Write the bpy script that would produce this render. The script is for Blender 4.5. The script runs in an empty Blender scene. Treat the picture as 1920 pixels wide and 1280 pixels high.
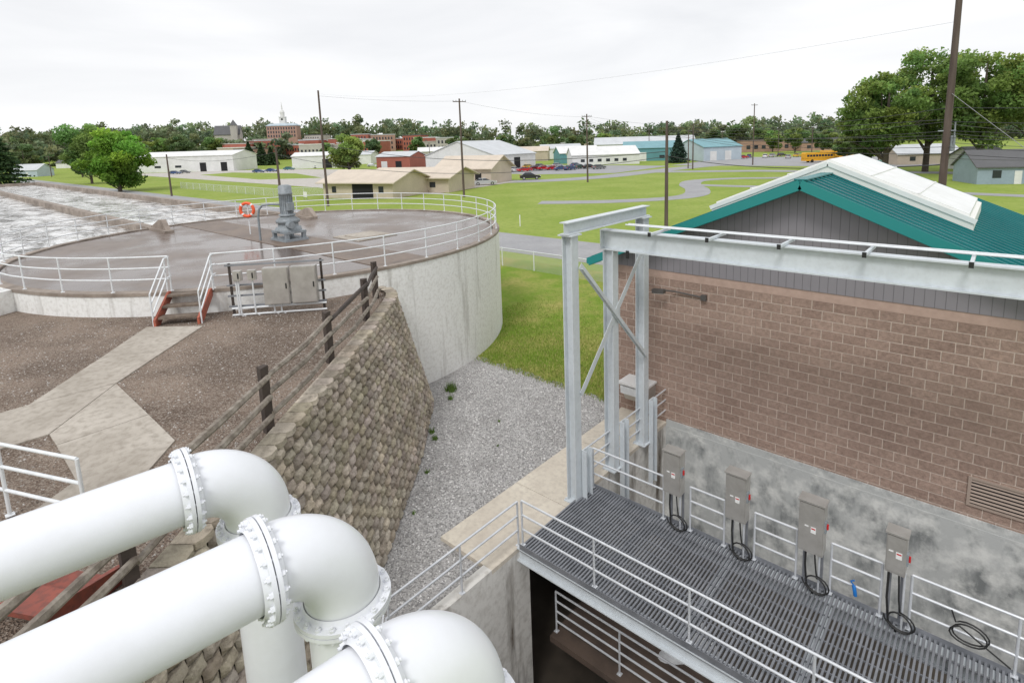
import bpy, math, random
import numpy as np
from mathutils import Vector, Matrix
scene=bpy.context.scene; COL=scene.collection
R=random.Random(7)
CAM=Vector((7.65,-15.16,9.0))
HD=Vector((-.6503,.7597,0)); RT=Vector((.7597,.6503,0)); VA=40.56
def ss(t): t=max(0,min(1,t)); return t*t*(3-2*t)
def hgt(x,y):
    rel=Vector((x,y,0))-CAM; yy=rel.dot(HD); xx=rel.dot(RT)
    if yy<200: return 0.0
    return ss((yy-260)/330)*(2.5+13*ss((-xx/yy+.05)/.42))
def site(k,d):
    p=CAM+HD*d+RT*(k*d); return (p.x,p.y,hgt(p.x,p.y))
# ---------------- materials
def mat(name,c1,c2=None,scale=2.0,rough=.7,metal=0.0,bump=0.0,bscale=40,c3=None,s3=25,st=(1,1,1),attr=None,rr=None,f=(.35,.65),voro=False,f3=.35,coat=0,bdist=.02,spec=.5):
    m=bpy.data.materials.new(name); m.use_nodes=True; nt=m.node_tree; N=nt.nodes; L=nt.links; b=N["Principled BSDF"]
    b.inputs["Roughness"].default_value=rough; b.inputs["Metallic"].default_value=metal
    b.inputs["Specular IOR Level"].default_value=spec
    if coat: b.inputs["Coat Weight"].default_value=coat
    tc=N.new("ShaderNodeTexCoord"); mp=N.new("ShaderNodeMapping"); mp.inputs["Scale"].default_value=st; L.new(tc.outputs["Object"],mp.inputs["Vector"])
    def noise(sc,det=6,vec=mp):
        n=N.new("ShaderNodeTexNoise"); n.inputs["Scale"].default_value=sc; n.inputs["Detail"].default_value=det; n.inputs["Roughness"].default_value=.6; L.new(vec.outputs[0],n.inputs["Vector"]); return n
    def ramp(src,a,bb):
        r=N.new("ShaderNodeMapRange"); r.inputs[1].default_value=a; r.inputs[2].default_value=bb; L.new(src,r.inputs[0]); return r
    def mix(fac,a,bb,mode='MIX',fv=None):
        x=N.new("ShaderNodeMix"); x.data_type='RGBA'; x.blend_type=mode
        if fac is not None: L.new(fac,x.inputs[0])
        else: x.inputs[0].default_value=fv
        for i,q in ((6,a),(7,bb)):
            if isinstance(q,tuple): x.inputs[i].default_value=(*q,1)
            else: L.new(q,x.inputs[i])
        return x.outputs[2]
    col=None
    if attr:
        a=N.new("ShaderNodeAttribute"); a.attribute_name="col"; col=mix(None,c1,a.outputs["Color"],'MULTIPLY',1.0)
    if c2:
        n=noise(scale); r=ramp(n.outputs[0],*f)
        base=mix(r.outputs[0],c1,c2)
        if attr: base=mix(None,base,a.outputs["Color"],'MULTIPLY',1.0)
        col=base
        if rr: r2=ramp(n.outputs[0],*f); r2.inputs[3].default_value=rr[0]; r2.inputs[4].default_value=rr[1]; L.new(r2.outputs[0],b.inputs["Roughness"])
    if c3:
        mp2=N.new("ShaderNodeMapping"); L.new(tc.outputs["Object"],mp2.inputs["Vector"])
        if voro:
            v=N.new("ShaderNodeTexVoronoi"); v.inputs["Scale"].default_value=s3; L.new(mp2.outputs[0],v.inputs["Vector"])
            sx=N.new("ShaderNodeSeparateColor"); L.new(v.outputs["Color"],sx.inputs[0]); rr3=ramp(sx.outputs[0],.45,.8)
        else:
            v=noise(s3,4,mp2); rr3=ramp(v.outputs[0],.45,.7)
        rr3.inputs[4].default_value=f3
        col=mix(rr3.outputs[0],col if col else c1,c3)
    if col is None: b.inputs["Base Color"].default_value=(*c1,1)
    else: L.new(col,b.inputs["Base Color"])
    if bump:
        mp3=N.new("ShaderNodeMapping"); L.new(tc.outputs["Object"],mp3.inputs["Vector"])
        if voro:
            n=N.new("ShaderNodeTexVoronoi"); n.inputs["Scale"].default_value=bscale; L.new(mp3.outputs[0],n.inputs["Vector"]); o=n.outputs["Distance"]
        else: n=noise(bscale,5,mp3); o=n.outputs[0]
        bp=N.new("ShaderNodeBump"); bp.inputs["Strength"].default_value=bump; bp.inputs["Distance"].default_value=bdist; L.new(o,bp.inputs["Height"]); L.new(bp.outputs[0],b.inputs["Normal"])
    return m
M={}
M['grass']=mat("grass",(.23,.31,.055),(.31,.365,.095),.12,.9,bump=.5,bscale=9,c3=(.165,.245,.04),s3=1.6,bdist=.05,f3=.6,spec=.1)
M['lawn']=mat("near_lawn",(.20,.30,.04),(.40,.37,.12),.4,.9,bump=1,bscale=22,c3=(.13,.21,.03),s3=5,bdist=.06,f3=.6,f=(.42,.66),spec=.1)
M['gravel']=mat("limestone_gravel",(.54,.525,.515),(.40,.385,.375),1.1,.9,bump=1,bscale=26,c3=(.20,.195,.19),s3=26,voro=True,f3=.75,bdist=.03,spec=.2)
M['rubble']=mat("brown_pea_gravel",(.27,.205,.16),(.145,.105,.08),.55,.85,bump=1,bscale=38,c3=(.46,.40,.34),s3=38,voro=True,f3=.5,bdist=.03,spec=.2,f=(.38,.6))
M['asphalt']=mat("asphalt",(.30,.30,.31),(.36,.36,.365),.3,.9,bump=.2,bscale=60,c3=(.22,.22,.22),s3=3)
M['conc']=mat("concrete",(.56,.53,.49),(.44,.41,.37),.9,.85,bump=.25,bscale=30,c3=(.3,.27,.23),s3=6,f3=.5)
M['path']=mat("path_concrete",(.50,.455,.395),(.36,.32,.27),.8,.85,bump=.25,bscale=30,c3=(.24,.205,.165),s3=7,f3=.6)
M['slab']=mat("broomed_concrete",(.68,.62,.52),(.56,.50,.42),.8,.85,bump=.2,bscale=30,c3=(.42,.37,.31),s3=8,f3=.5)
M['tankw']=mat("whitewashed_concrete",(.86,.86,.84),(.40,.38,.35),1.9,.8,bump=.3,bscale=14,c3=(.42,.39,.34),s3=9,st=(1,1,.09),f=(.55,.74),f3=.35)
M['pitw']=mat("stained_pit_concrete",(.70,.68,.64),(.10,.075,.055),1.1,.85,bump=.3,bscale=16,c3=(.36,.33,.29),s3=5,st=(1,1,.18),f=(.55,.66),f3=.55)
M['found']=mat("mottled_foundation_concrete",(.48,.49,.48),(.20,.21,.21),2.2,.85,bump=.3,bscale=12,c3=(.76,.76,.73),s3=2.2,st=(1,1,.45),f=(.46,.68),f3=.85)
M['deck']=mat("damp_deck_concrete",(.13,.095,.078),(.22,.18,.155),.28,.5,bump=.08,bscale=8,c3=(.085,.06,.048),s3=1.6,rr=(.15,.5),f=(.42,.62))
M['strip']=mat("brown_deck_walk",(.20,.145,.108),(.13,.095,.075),.8,.5,bump=.2,bscale=12,c3=(.27,.22,.18),s3=5)
M['rim']=mat("rim_concrete",(.38,.32,.27),(.22,.18,.15),1.2,.75,bump=.2,bscale=20,c3=(.13,.10,.08),s3=6)
M['white']=mat("white_pipe_paint",(.82,.835,.875),(.79,.805,.84),1.5,.28,bump=.03,bscale=25,c3=(.68,.685,.70),s3=3.5,f3=.25)
M['rail']=mat("galvanised_white_rail",(.80,.82,.84),(.70,.72,.74),6,.42,.0)
M['alu']=mat("aluminium_rail",(.74,.76,.79),(.62,.64,.67),6,.36,.3)
M['steel']=mat("painted_pale_grey_steel",(.64,.68,.71),(.57,.61,.64),1.5,.45,bump=.03,bscale=20,c3=(.46,.48,.49),s3=8,f3=.35)
M['grate']=mat("galvanised_grating",(.28,.29,.315),(.20,.21,.23),3,.45,.3)
M['stain']=mat("brushed_stainless",(.58,.56,.53),(.46,.44,.41),3,.36,.55)
M['black']=mat("black_rubber",(.02,.02,.02),rough=.5)
M['dark']=mat("dark_opening",(.015,.015,.017),rough=.9)
M['joint']=mat("joint_sealant",(.34,.26,.215),rough=.9)
M['glass']=mat("window_glass",(.03,.035,.045),rough=.12)
M['orange']=mat("orange_red_paint",(.50,.125,.07),(.34,.09,.055),3,.55,c3=(.18,.07,.05),s3=14,f3=.7)
M['rusty']=mat("rusty_red_plate",(.30,.075,.05),(.20,.055,.04),3,.6,c3=(.12,.05,.04),s3=12,f3=.7)
M['tread']=mat("brown_stair_tread",(.20,.155,.12),(.12,.09,.07),5,.8,bump=.3,bscale=20,c3=(.34,.29,.23),s3=9)
M['ring']=mat("life_ring_orange",(.86,.12,.04),rough=.45)
M['wht']=mat("plain_white",(.80,.80,.79),rough=.5)
M['red']=mat("red_handle",(.55,.02,.02),rough=.4)
M['blue']=mat("blue_plastic",(.01,.16,.5),rough=.4)
M['oldwood']=mat("weathered_wood",(.36,.32,.27),(.17,.14,.11),2,.85,bump=.5,bscale=25,c3=(.08,.06,.05),s3=9,st=(3,3,3),f3=.5)
M['darkwood']=mat("creosoted_wood",(.04,.03,.026),(.075,.057,.047),4,.8,bump=.4,bscale=25)
M['polew']=mat("pole_wood",(.085,.06,.052),(.14,.105,.09),1.5,.85,st=(3,3,.3))
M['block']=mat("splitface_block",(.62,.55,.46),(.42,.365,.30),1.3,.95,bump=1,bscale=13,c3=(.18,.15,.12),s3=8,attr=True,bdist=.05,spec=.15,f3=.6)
M['teal']=mat("teal_metal_roof",(.012,.165,.175),(.018,.20,.205),.7,.4)
M['trim']=mat("teal_trim",(.018,.24,.23),rough=.4)
M['skyl']=mat("white_fibreglass_skylight",(.82,.83,.82),(.76,.77,.76),1.2,.45,c3=(.66,.66,.62),s3=2,f3=.4)
M['cream']=mat("cream_trim",(.80,.79,.75),rough=.5)
M['grey']=mat("grey_machine_paint",(.30,.33,.36),(.23,.26,.28),6,.5,c3=(.13,.12,.11),s3=14)
M['lamp']=mat("bronze_lamp",(.09,.085,.08),rough=.5)
M['wire']=mat("cable_black",(.05,.05,.055),rough=.6)
M['wireg']=mat("aluminium_conductor",(.3,.3,.31),rough=.5)
M['bark']=mat("bark",(.13,.10,.08),(.07,.06,.05),5,.9,bump=.6,bscale=14)
def leafmat():
    m=mat("leaves",(1,1,1),attr=True,rough=.6,spec=.25); nt=m.node_tree; N=nt.nodes; L=nt.links; b=N["Principled BSDF"]; o=N["Material Output"]
    a=N.new("ShaderNodeAttribute"); a.attribute_name="col"; t=N.new("ShaderNodeBsdfTranslucent"); L.new(a.outputs["Color"],t.inputs[0]); x=N.new("ShaderNodeMixShader"); x.inputs[0].default_value=.38; L.new(b.outputs[0],x.inputs[1]); L.new(t.outputs[0],x.inputs[2]); L.new(x.outputs[0],o.inputs[0]); return m
M['leaf']=leafmat()
M['tyre']=mat("tyre",(.02,.02,.02),rough=.8); M['rimm']=mat("wheel_rim",(.5,.5,.5),rough=.3,metal=.7)
M['grassb']=mat("grass_blades",(1,1,1),attr=True,rough=.8,spec=.1)
def wallmat(n,c,r=.7): 
    M[n]=mat(n,c,tuple(x*.86 for x in c),.35,r,c3=tuple(x*.75 for x in c),s3=2.5,f3=.35); return n
for n,c in dict(w_white=(.76,.76,.75),w_beige=(.62,.53,.43),r_tan=(.66,.57,.47),r_grey=(.60,.62,.64),r_white=(.80,.80,.79),w_brick=(.38,.12,.08),w_brick2=(.42,.26,.20),w_teal=(.12,.30,.34),r_teal=(.20,.38,.42),w_tan=(.52,.44,.35),w_stone=(.50,.47,.43),r_dark=(.12,.12,.125),r_red=(.50,.08,.07),w_blue=(.30,.38,.45),r_brown=(.26,.18,.15),w_bluegrey=(.48,.56,.62),school=(.80,.40,.02)).items(): wallmat(n,c)
def brickmat():
    m=bpy.data.materials.new("splitface_masonry"); m.use_nodes=True; nt=m.node_tree; N=nt.nodes; L=nt.links; b=N["Principled BSDF"]; b.inputs["Roughness"].default_value=.9; b.inputs["Specular IOR Level"].default_value=.2
    tc=N.new("ShaderNodeTexCoord"); sp=N.new("ShaderNodeSeparateXYZ"); L.new(tc.outputs["Object"],sp.inputs[0]); ad=N.new("ShaderNodeMath"); ad.operation='ADD'; L.new(sp.outputs[0],ad.inputs[0]); L.new(sp.outputs[1],ad.inputs[1])
    cb=N.new("ShaderNodeCombineXYZ"); L.new(ad.outputs[0],cb.inputs[0]); L.new(sp.outputs[2],cb.inputs[1])
    br=N.new("ShaderNodeTexBrick"); br.inputs["Scale"].default_value=1; br.inputs["Brick Width"].default_value=.5; br.inputs["Row Height"].default_value=.25; br.inputs["Mortar Size"].default_value=.0105; br.inputs["Mortar Smooth"].default_value=.2; br.inputs["Bias"].default_value=0
    br.inputs["Color1"].default_value=(.46,.33,.27,1); br.inputs["Color2"].default_value=(.385,.27,.22,1); br.inputs["Mortar"].default_value=(.66,.53,.45,1); L.new(cb.outputs[0],br.inputs["Vector"])
    n=N.new("ShaderNodeTexNoise"); n.inputs["Scale"].default_value=10; n.inputs["Detail"].default_value=9; n.inputs["Roughness"].default_value=.78; L.new(tc.outputs["Object"],n.inputs["Vector"])
    n2=N.new("ShaderNodeTexNoise"); n2.inputs["Scale"].default_value=.8; L.new(tc.outputs["Object"],n2.inputs["Vector"])
    def mr(src,a,bb,c,d):
        r=N.new("ShaderNodeMapRange"); [setattr(r.inputs[i+1],'default_value',v) for i,v in enumerate((a,bb,c,d))]; L.new(src,r.inputs[0]); return r
    r=mr(n.outputs[0],.3,.7,.58,1.25); r2=mr(n2.outputs[0],.3,.7,.92,1.08); mu=N.new("ShaderNodeMath"); mu.operation='MULTIPLY'; L.new(r.outputs[0],mu.inputs[0]); L.new(r2.outputs[0],mu.inputs[1])
    x=N.new("ShaderNodeVectorMath"); x.operation='SCALE'; L.new(br.outputs["Color"],x.inputs[0]); L.new(mu.outputs[0],x.inputs["Scale"])
    mm=N.new("ShaderNodeMix"); mm.data_type='RGBA'; L.new(br.outputs["Fac"],mm.inputs[0]); L.new(x.outputs[0],mm.inputs[6]); mm.inputs[7].default_value=(.70,.58,.50,1); L.new(mm.outputs[2],b.inputs["Base Color"])
    h=N.new("ShaderNodeMath"); h.operation='MULTIPLY_ADD'; L.new(br.outputs["Fac"],h.inputs[0]); h.inputs[1].default_value=-.35; L.new(n.outputs[0],h.inputs[2])
    bp=N.new("ShaderNodeBump"); bp.inputs["Strength"].default_value=1; bp.inputs["Distance"].default_value=.05; L.new(h.outputs[0],bp.inputs["Height"]); L.new(bp.outputs[0],b.inputs["Normal"]); return m
M['masonry']=brickmat()
def stripemat(name,c,cd,per,axis=0,rough=.6):
    m=bpy.data.materials.new(name); m.use_nodes=True; nt=m.node_tree; N=nt.nodes; L=nt.links; b=N["Principled BSDF"]; b.inputs["Roughness"].default_value=rough
    tc=N.new("ShaderNodeTexCoord"); sp=N.new("ShaderNodeSeparateXYZ"); L.new(tc.outputs["Object"],sp.inputs[0])
    a=N.new("ShaderNodeMath"); a.operation='DIVIDE'; a.inputs[1].default_value=per; L.new(sp.outputs[axis],a.inputs[0]); f=N.new("ShaderNodeMath"); f.operation='FRACT'; L.new(a.outputs[0],f.inputs[0])
    g=N.new("ShaderNodeMath"); g.operation='LESS_THAN'; g.inputs[1].default_value=.06; L.new(f.outputs[0],g.inputs[0])
    x=N.new("ShaderNodeMix"); x.data_type='RGBA'; x.inputs[6].default_value=(*c,1); x.inputs[7].default_value=(*cd,1); L.new(g.outputs[0],x.inputs[0]); L.new(x.outputs[2],b.inputs["Base Color"])
    bp=N.new("ShaderNodeBump"); bp.invert=True; bp.inputs["Distance"].default_value=.012; L.new(g.outputs[0],bp.inputs["Height"]); L.new(bp.outputs[0],b.inputs["Normal"]); return m
M['siding']=stripemat("grey_board_siding",(.26,.245,.265),(.16,.15,.165),.2)
def watermat():
    m=mat("basin_water_surface",(.07,.06,.05),(.86,.86,.85),.42,.1,f=(.40,.56),spec=.6,st=(.55,1.5,1)); nt=m.node_tree; N=nt.nodes; L=nt.links; b=N["Principled BSDF"]  # pale colour stands for foam and painted-in sky reflection, with dark ripples
    for nd in N:
        if nd.type=='TEX_NOISE': nd.inputs["Distortion"].default_value=1.4; nd.inputs["Roughness"].default_value=.7; nd.inputs["Detail"].default_value=7
    tc=N.new("ShaderNodeTexCoord"); n=N.new("ShaderNodeTexNoise"); n.inputs["Scale"].default_value=.9; n.inputs["Detail"].default_value=3; n.inputs["Roughness"].default_value=.5; n.inputs["Distortion"].default_value=1.0; L.new(tc.outputs["Object"],n.inputs["Vector"])
    bp=N.new("ShaderNodeBump"); bp.inputs["Strength"].default_value=1; bp.inputs["Distance"].default_value=.15; L.new(n.outputs[0],bp.inputs["Height"]); L.new(bp.outputs[0],b.inputs["Normal"]); return m
M['water']=watermat()
def meshfence():
    m=bpy.data.materials.new("chain_link_mesh"); m.use_nodes=True; nt=m.node_tree; N=nt.nodes; L=nt.links; b=N["Principled BSDF"]; b.inputs["Base Color"].default_value=(.6,.61,.61,1); b.inputs["Metallic"].default_value=.2
    tc=N.new("ShaderNodeTexCoord"); sp=N.new("ShaderNodeSeparateXYZ"); L.new(tc.outputs["Object"],sp.inputs[0])
    outs=[]
    for sg in (1,-1):
        a=N.new("ShaderNodeMath"); a.operation='MULTIPLY_ADD'; L.new(sp.outputs[2],a.inputs[0]); a.inputs[1].default_value=sg; L.new(sp.outputs[0],a.inputs[2])
        d=N.new("ShaderNodeMath"); d.operation='MULTIPLY'; d.inputs[1].default_value=10; L.new(a.outputs[0],d.inputs[0]); f=N.new("ShaderNodeMath"); f.operation='FRACT'; L.new(d.outputs[0],f.inputs[0]); g=N.new("ShaderNodeMath"); g.operation='LESS_THAN'; g.inputs[1].default_value=.15; L.new(f.outputs[0],g.inputs[0]); outs.append(g)
    mx=N.new("ShaderNodeMath"); mx.operation='MAXIMUM'; L.new(outs[0].outputs[0],mx.inputs[0]); L.new(outs[1].outputs[0],mx.inputs[1]); L.new(mx.outputs[0],b.inputs["Alpha"]); return m
M['chain']=meshfence()
# ---------------- mesh builder
class MB:
    def __init__(s): s.v=[];s.f=[];s.m=[];s.sm=[];s.c=[]
    def add(s,vs,fs,mi=0,sm=False,c=None,cl=None):
        o=len(s.v); s.v+= [tuple(p) for p in vs]; s.f+=[tuple(i+o for i in f) for f in fs]; s.m+=[mi]*len(fs); s.sm+=[sm]*len(fs); s.c+=cl if cl else [c or (1,1,1)]*len(vs); return s
    def hexa(s,P,mi=0,c=None): return s.add(P,[(0,3,2,1),(4,5,6,7),(0,1,5,4),(1,2,6,5),(2,3,7,6),(3,0,4,7)],mi,False,c)
    def box(s,x0,x1,y0,y1,z0,z1,mi=0): return s.hexa([(x0,y0,z0),(x1,y0,z0),(x1,y1,z0),(x0,y1,z0),(x0,y0,z1),(x1,y0,z1),(x1,y1,z1),(x0,y1,z1)],mi)
    def bar(s,p0,p1,w,h,mi=0,up=(0,0,1),off=0,c=None):
        p0=Vector(p0);p1=Vector(p1);d=(p1-p0).normalized();u=Vector(up); x=d.cross(u)
        if x.length<1e-4: x=d.cross(Vector((1,0,0)))
        x.normalize(); u=x.cross(d).normalized(); P=[]
        for p in (p0,p1):
            for a,b in((-1,-1),(1,-1),(1,1),(-1,1)): P.append(p+x*(a*w/2)+u*(b*h/2+off))
        return s.hexa(P,mi,c)
    def hbeam(s,p0,p1,w,h,up=(0,0,1),tf=.025,tw=.015,mi=0):
        s.bar(p0,p1,w,tf,mi,up,h/2-tf/2); s.bar(p0,p1,w,tf,mi,up,-h/2+tf/2); s.bar(p0,p1,tw,h-2*tf-.002,mi,up); return s
    def tube(s,pts,r,seg=10,caps=True,mi=0,closed=False,sm=True):
        pts=[Vector(p) for p in pts]; n=len(pts); rs=r if isinstance(r,(list,tuple)) else [r]*n
        vs=[]; u=None
        for i,p in enumerate(pts):
            if closed: t=(pts[(i+1)%n]-pts[i-1])
            else: t=pts[min(i+1,n-1)]-pts[max(i-1,0)]
            t.normalize()
            if u is None:
                u=t.cross(Vector((0,0,1)))
                if u.length<1e-3: u=Vector((1,0,0))
            u=(u-t*u.dot(t)).normalized(); w=t.cross(u)
            for j in range(seg):
                a=2*math.pi*j/seg; vs.append(p+(u*math.cos(a)+w*math.sin(a))*rs[i])
        fs=[]
        for i in range(n if closed else n-1):
            k=(i+1)%n
            for j in range(seg):
                q=(j+1)%seg; fs.append((i*seg+j,i*seg+q,k*seg+q,k*seg+j))
        s.add(vs,fs,mi,sm)
        if caps and not closed:
            s.add(vs[:seg],[tuple(range(seg))[::-1]],mi); s.add(vs[-seg:],[tuple(range(seg))],mi)
        return s
    def prism(s,pts,z0,z1,mi=0):
        n=len(pts); vs=[(x,y,z0) for x,y in pts]+[(x,y,z1) for x,y in pts]
        return s.add(vs,[tuple(range(n))[::-1],tuple(range(n,2*n))]+[(i,(i+1)%n,(i+1)%n+n,i+n) for i in range(n)],mi)
    def sheet(s,pts,z,mi=0): return s.add([(x,y,z) for x,y in pts],[tuple(range(len(pts)))],mi)
    def extr(s,prof,y0,y1,mi=0):
        n=len(prof); vs=[(x,y0,z) for x,z in prof]+[(x,y1,z) for x,z in prof]
        return s.add(vs,[tuple(range(n)),tuple(range(n,2*n))[::-1]]+[(i,i+n,(i+1)%n+n,(i+1)%n) for i in range(n)],mi)
    def mesh(s,name,mats,off=(0,0,0)):
        me=bpy.data.meshes.new(name); ox,oy,oz=off
        me.from_pydata([(x-ox,y-oy,z-oz) for x,y,z in s.v],[],s.f)
        for k in (mats if isinstance(mats,(list,tuple)) else [mats]): me.materials.append(M[k] if isinstance(k,str) else k)
        me.polygons.foreach_set("material_index",s.m); me.polygons.foreach_set("use_smooth",s.sm)
        if any(c!=(1,1,1) for c in s.c):
            a=me.color_attributes.new("col",'FLOAT_COLOR','POINT'); a.data.foreach_set("color",[q for c in s.c for q in (*c,1)])
        me.update(); return me
    def obj(s,name,mats,parent=None,local=False,label=None,category=None,kind=None,group=None,origin=None):
        off=Vector((0,0,0))
        if parent is not None and not local:
            p=parent
            while p is not None: off+=p.location; p=p.parent
        off=tuple(off)
        if origin is not None and parent is None: off=origin
        o=bpy.data.objects.new(name,s.mesh(name,mats,off)); COL.objects.link(o)
        if parent is not None: o.parent=parent
        elif origin is not None: o.location=origin
        tag(o,label,category,kind,group); return o
def tag(o,label=None,category=None,kind=None,group=None):
    if label:o["label"]=label
    if category:o["category"]=category
    if kind:o["kind"]=kind
    if group:o["group"]=group
def thing(name,loc,label,category,group=None,yaw=0):
    e=bpy.data.objects.new(name,None); e.empty_display_size=.2; COL.objects.link(e); e.location=loc; e.rotation_euler=(0,0,math.radians(yaw)); tag(e,label,category,None,group); return e
def frange(a,b,n): return [a+(b-a)*i/(n-1) for i in range(n)]
# ---------------- ground
xs=sorted(set([-4000,-2500,-1600,-1200]+list(range(-1000,-100,50))+list(range(-100,0,20))+[-40,0,14,40,80,120]+list(range(150,1000,50))+[1400,2500,4000]))
ys=sorted(set([-4000,-1000,-300,-100,-40,-12,0]+list(range(40,1500,50))+[1800,2500,4000]))
g=MB(); vs=[(x,y,hgt(x,y)) for y in ys for x in xs]; nx=len(xs); fs=[]
for j in range(len(ys)-1):
    for i in range(nx-1):
        if xs[i]>=0 and xs[i+1]<=14 and ys[j]>=-12 and ys[j+1]<=0: continue
        fs.append((j*nx+i,j*nx+i+1,(j+1)*nx+i+1,(j+1)*nx+i))
g.add(vs,fs,0,True); g.obj("ground",'grass',kind="structure")
def jag(a,b,n,amp,seed):
    q=random.Random(seed); a=Vector((*a,0));b=Vector((*b,0)); d=(b-a); nn=Vector((-d.y,d.x,0)).normalized()
    return [tuple((a+d*i/n+nn*q.uniform(-amp,amp))[:2]) for i in range(n+1)]
MB().sheet([(-60,-1),(-1.9,-1),(-1.9,16.2),(-60,16.2)],.004).obj("lawn",'lawn',kind="structure")
MB().sheet([(-11,-3),(-10,0)]+jag((-9.6,.5),(-2.0,.3),26,.16,3)+[(-1.2,.3),(-.2,.3),(-.2,-12.3),(6,-12.3),(14,-12.3),(14,-20),(-2,-20)],.008).obj("gravel",'gravel',kind="structure")
MB().sheet([(-400,18.0),(60,18.0),(60,25),(-400,25)],.012).obj("road",'asphalt',kind="structure")
def roadline(name,pts,w,m='asphalt',z=.016):
    mb=MB(); P=[Vector((*p,0)) for p in pts]; L=[];Rr=[]
    for i,p in enumerate(P):
        t=(P[min(i+1,len(P)-1)]-P[max(i-1,0)]).normalized(); n=Vector((-t.y,t.x,0))*w/2; L.append(tuple((p+n)[:2]));Rr.append(tuple((p-n)[:2]))
    vs=[(*q,z) for q in L]+[(*q,z) for q in Rr]; n=len(P); mb.add(vs,[(i+n,i+1+n,i+1,i) for i in range(n-1)]); return mb.obj(name,m,kind="structure")
def catmull(P,t):
    n=len(P)-1; i=min(int(t*n),n-1); f=t*n-i; p=[Vector((*P[max(0,min(n,i+k))],0)) for k in(-1,0,1,2)]
    return .5*((2*p[1])+(p[2]-p[0])*f+(2*p[0]-5*p[1]+4*p[2]-p[3])*f*f+(3*p[1]-p[0]-3*p[2]+p[3])*f**3)
def smooth2(pts,k=6):
    n=len(pts)-1
    return [tuple(catmull(pts,i/(n*k)*.99999)[:2]) for i in range(n*k+1)]
roadline("driveway",smooth2([(-45,48),(-37,53),(-31,60),(-29.5,67),(-33,76),(-38,84),(-41,94),(-36,102),(-28,106),(-20,118),(-16,140)]),4,z=.018)
roadline("driveway",smooth2([(-38,84),(-28,84),(-18,86),(-5,84),(20,80)]),3.5,z=.022)
roadline("side_road",smooth2([(-95,55),(-84,74),(-72,86),(-67,100),(-66,118),(-63,150),(-50,190)]),8,z=.02)
roadline("side_road",[(-66,118),(-40,128),(0,128),(40,120)],7,z=.025)
MB().sheet([(-175,102),(-90,102),(-72,112),(-74,148),(-175,150)],.03).obj("parking_lot",'asphalt',kind="structure")
MB().sheet([(-300,56),(-112,50),(-100,46),(-104,70),(-118,96),(-180,110),(-300,95)],.03).obj("concrete_yard",'conc',kind="structure")
MB().sheet([(-230,66),(-165,60),(-150,72),(-190,84),(-235,80)],.034).obj("grass_verge",'grass',kind="structure")
MB().sheet([(-84,46),(-72,52),(-78,80),(-92,72)],.034).obj("concrete_yard",'conc',kind="structure")
MB().sheet([(-75,150),(-10,150),(10,215),(-80,215)],.03).obj("parking_lot",'asphalt',kind="structure")
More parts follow.
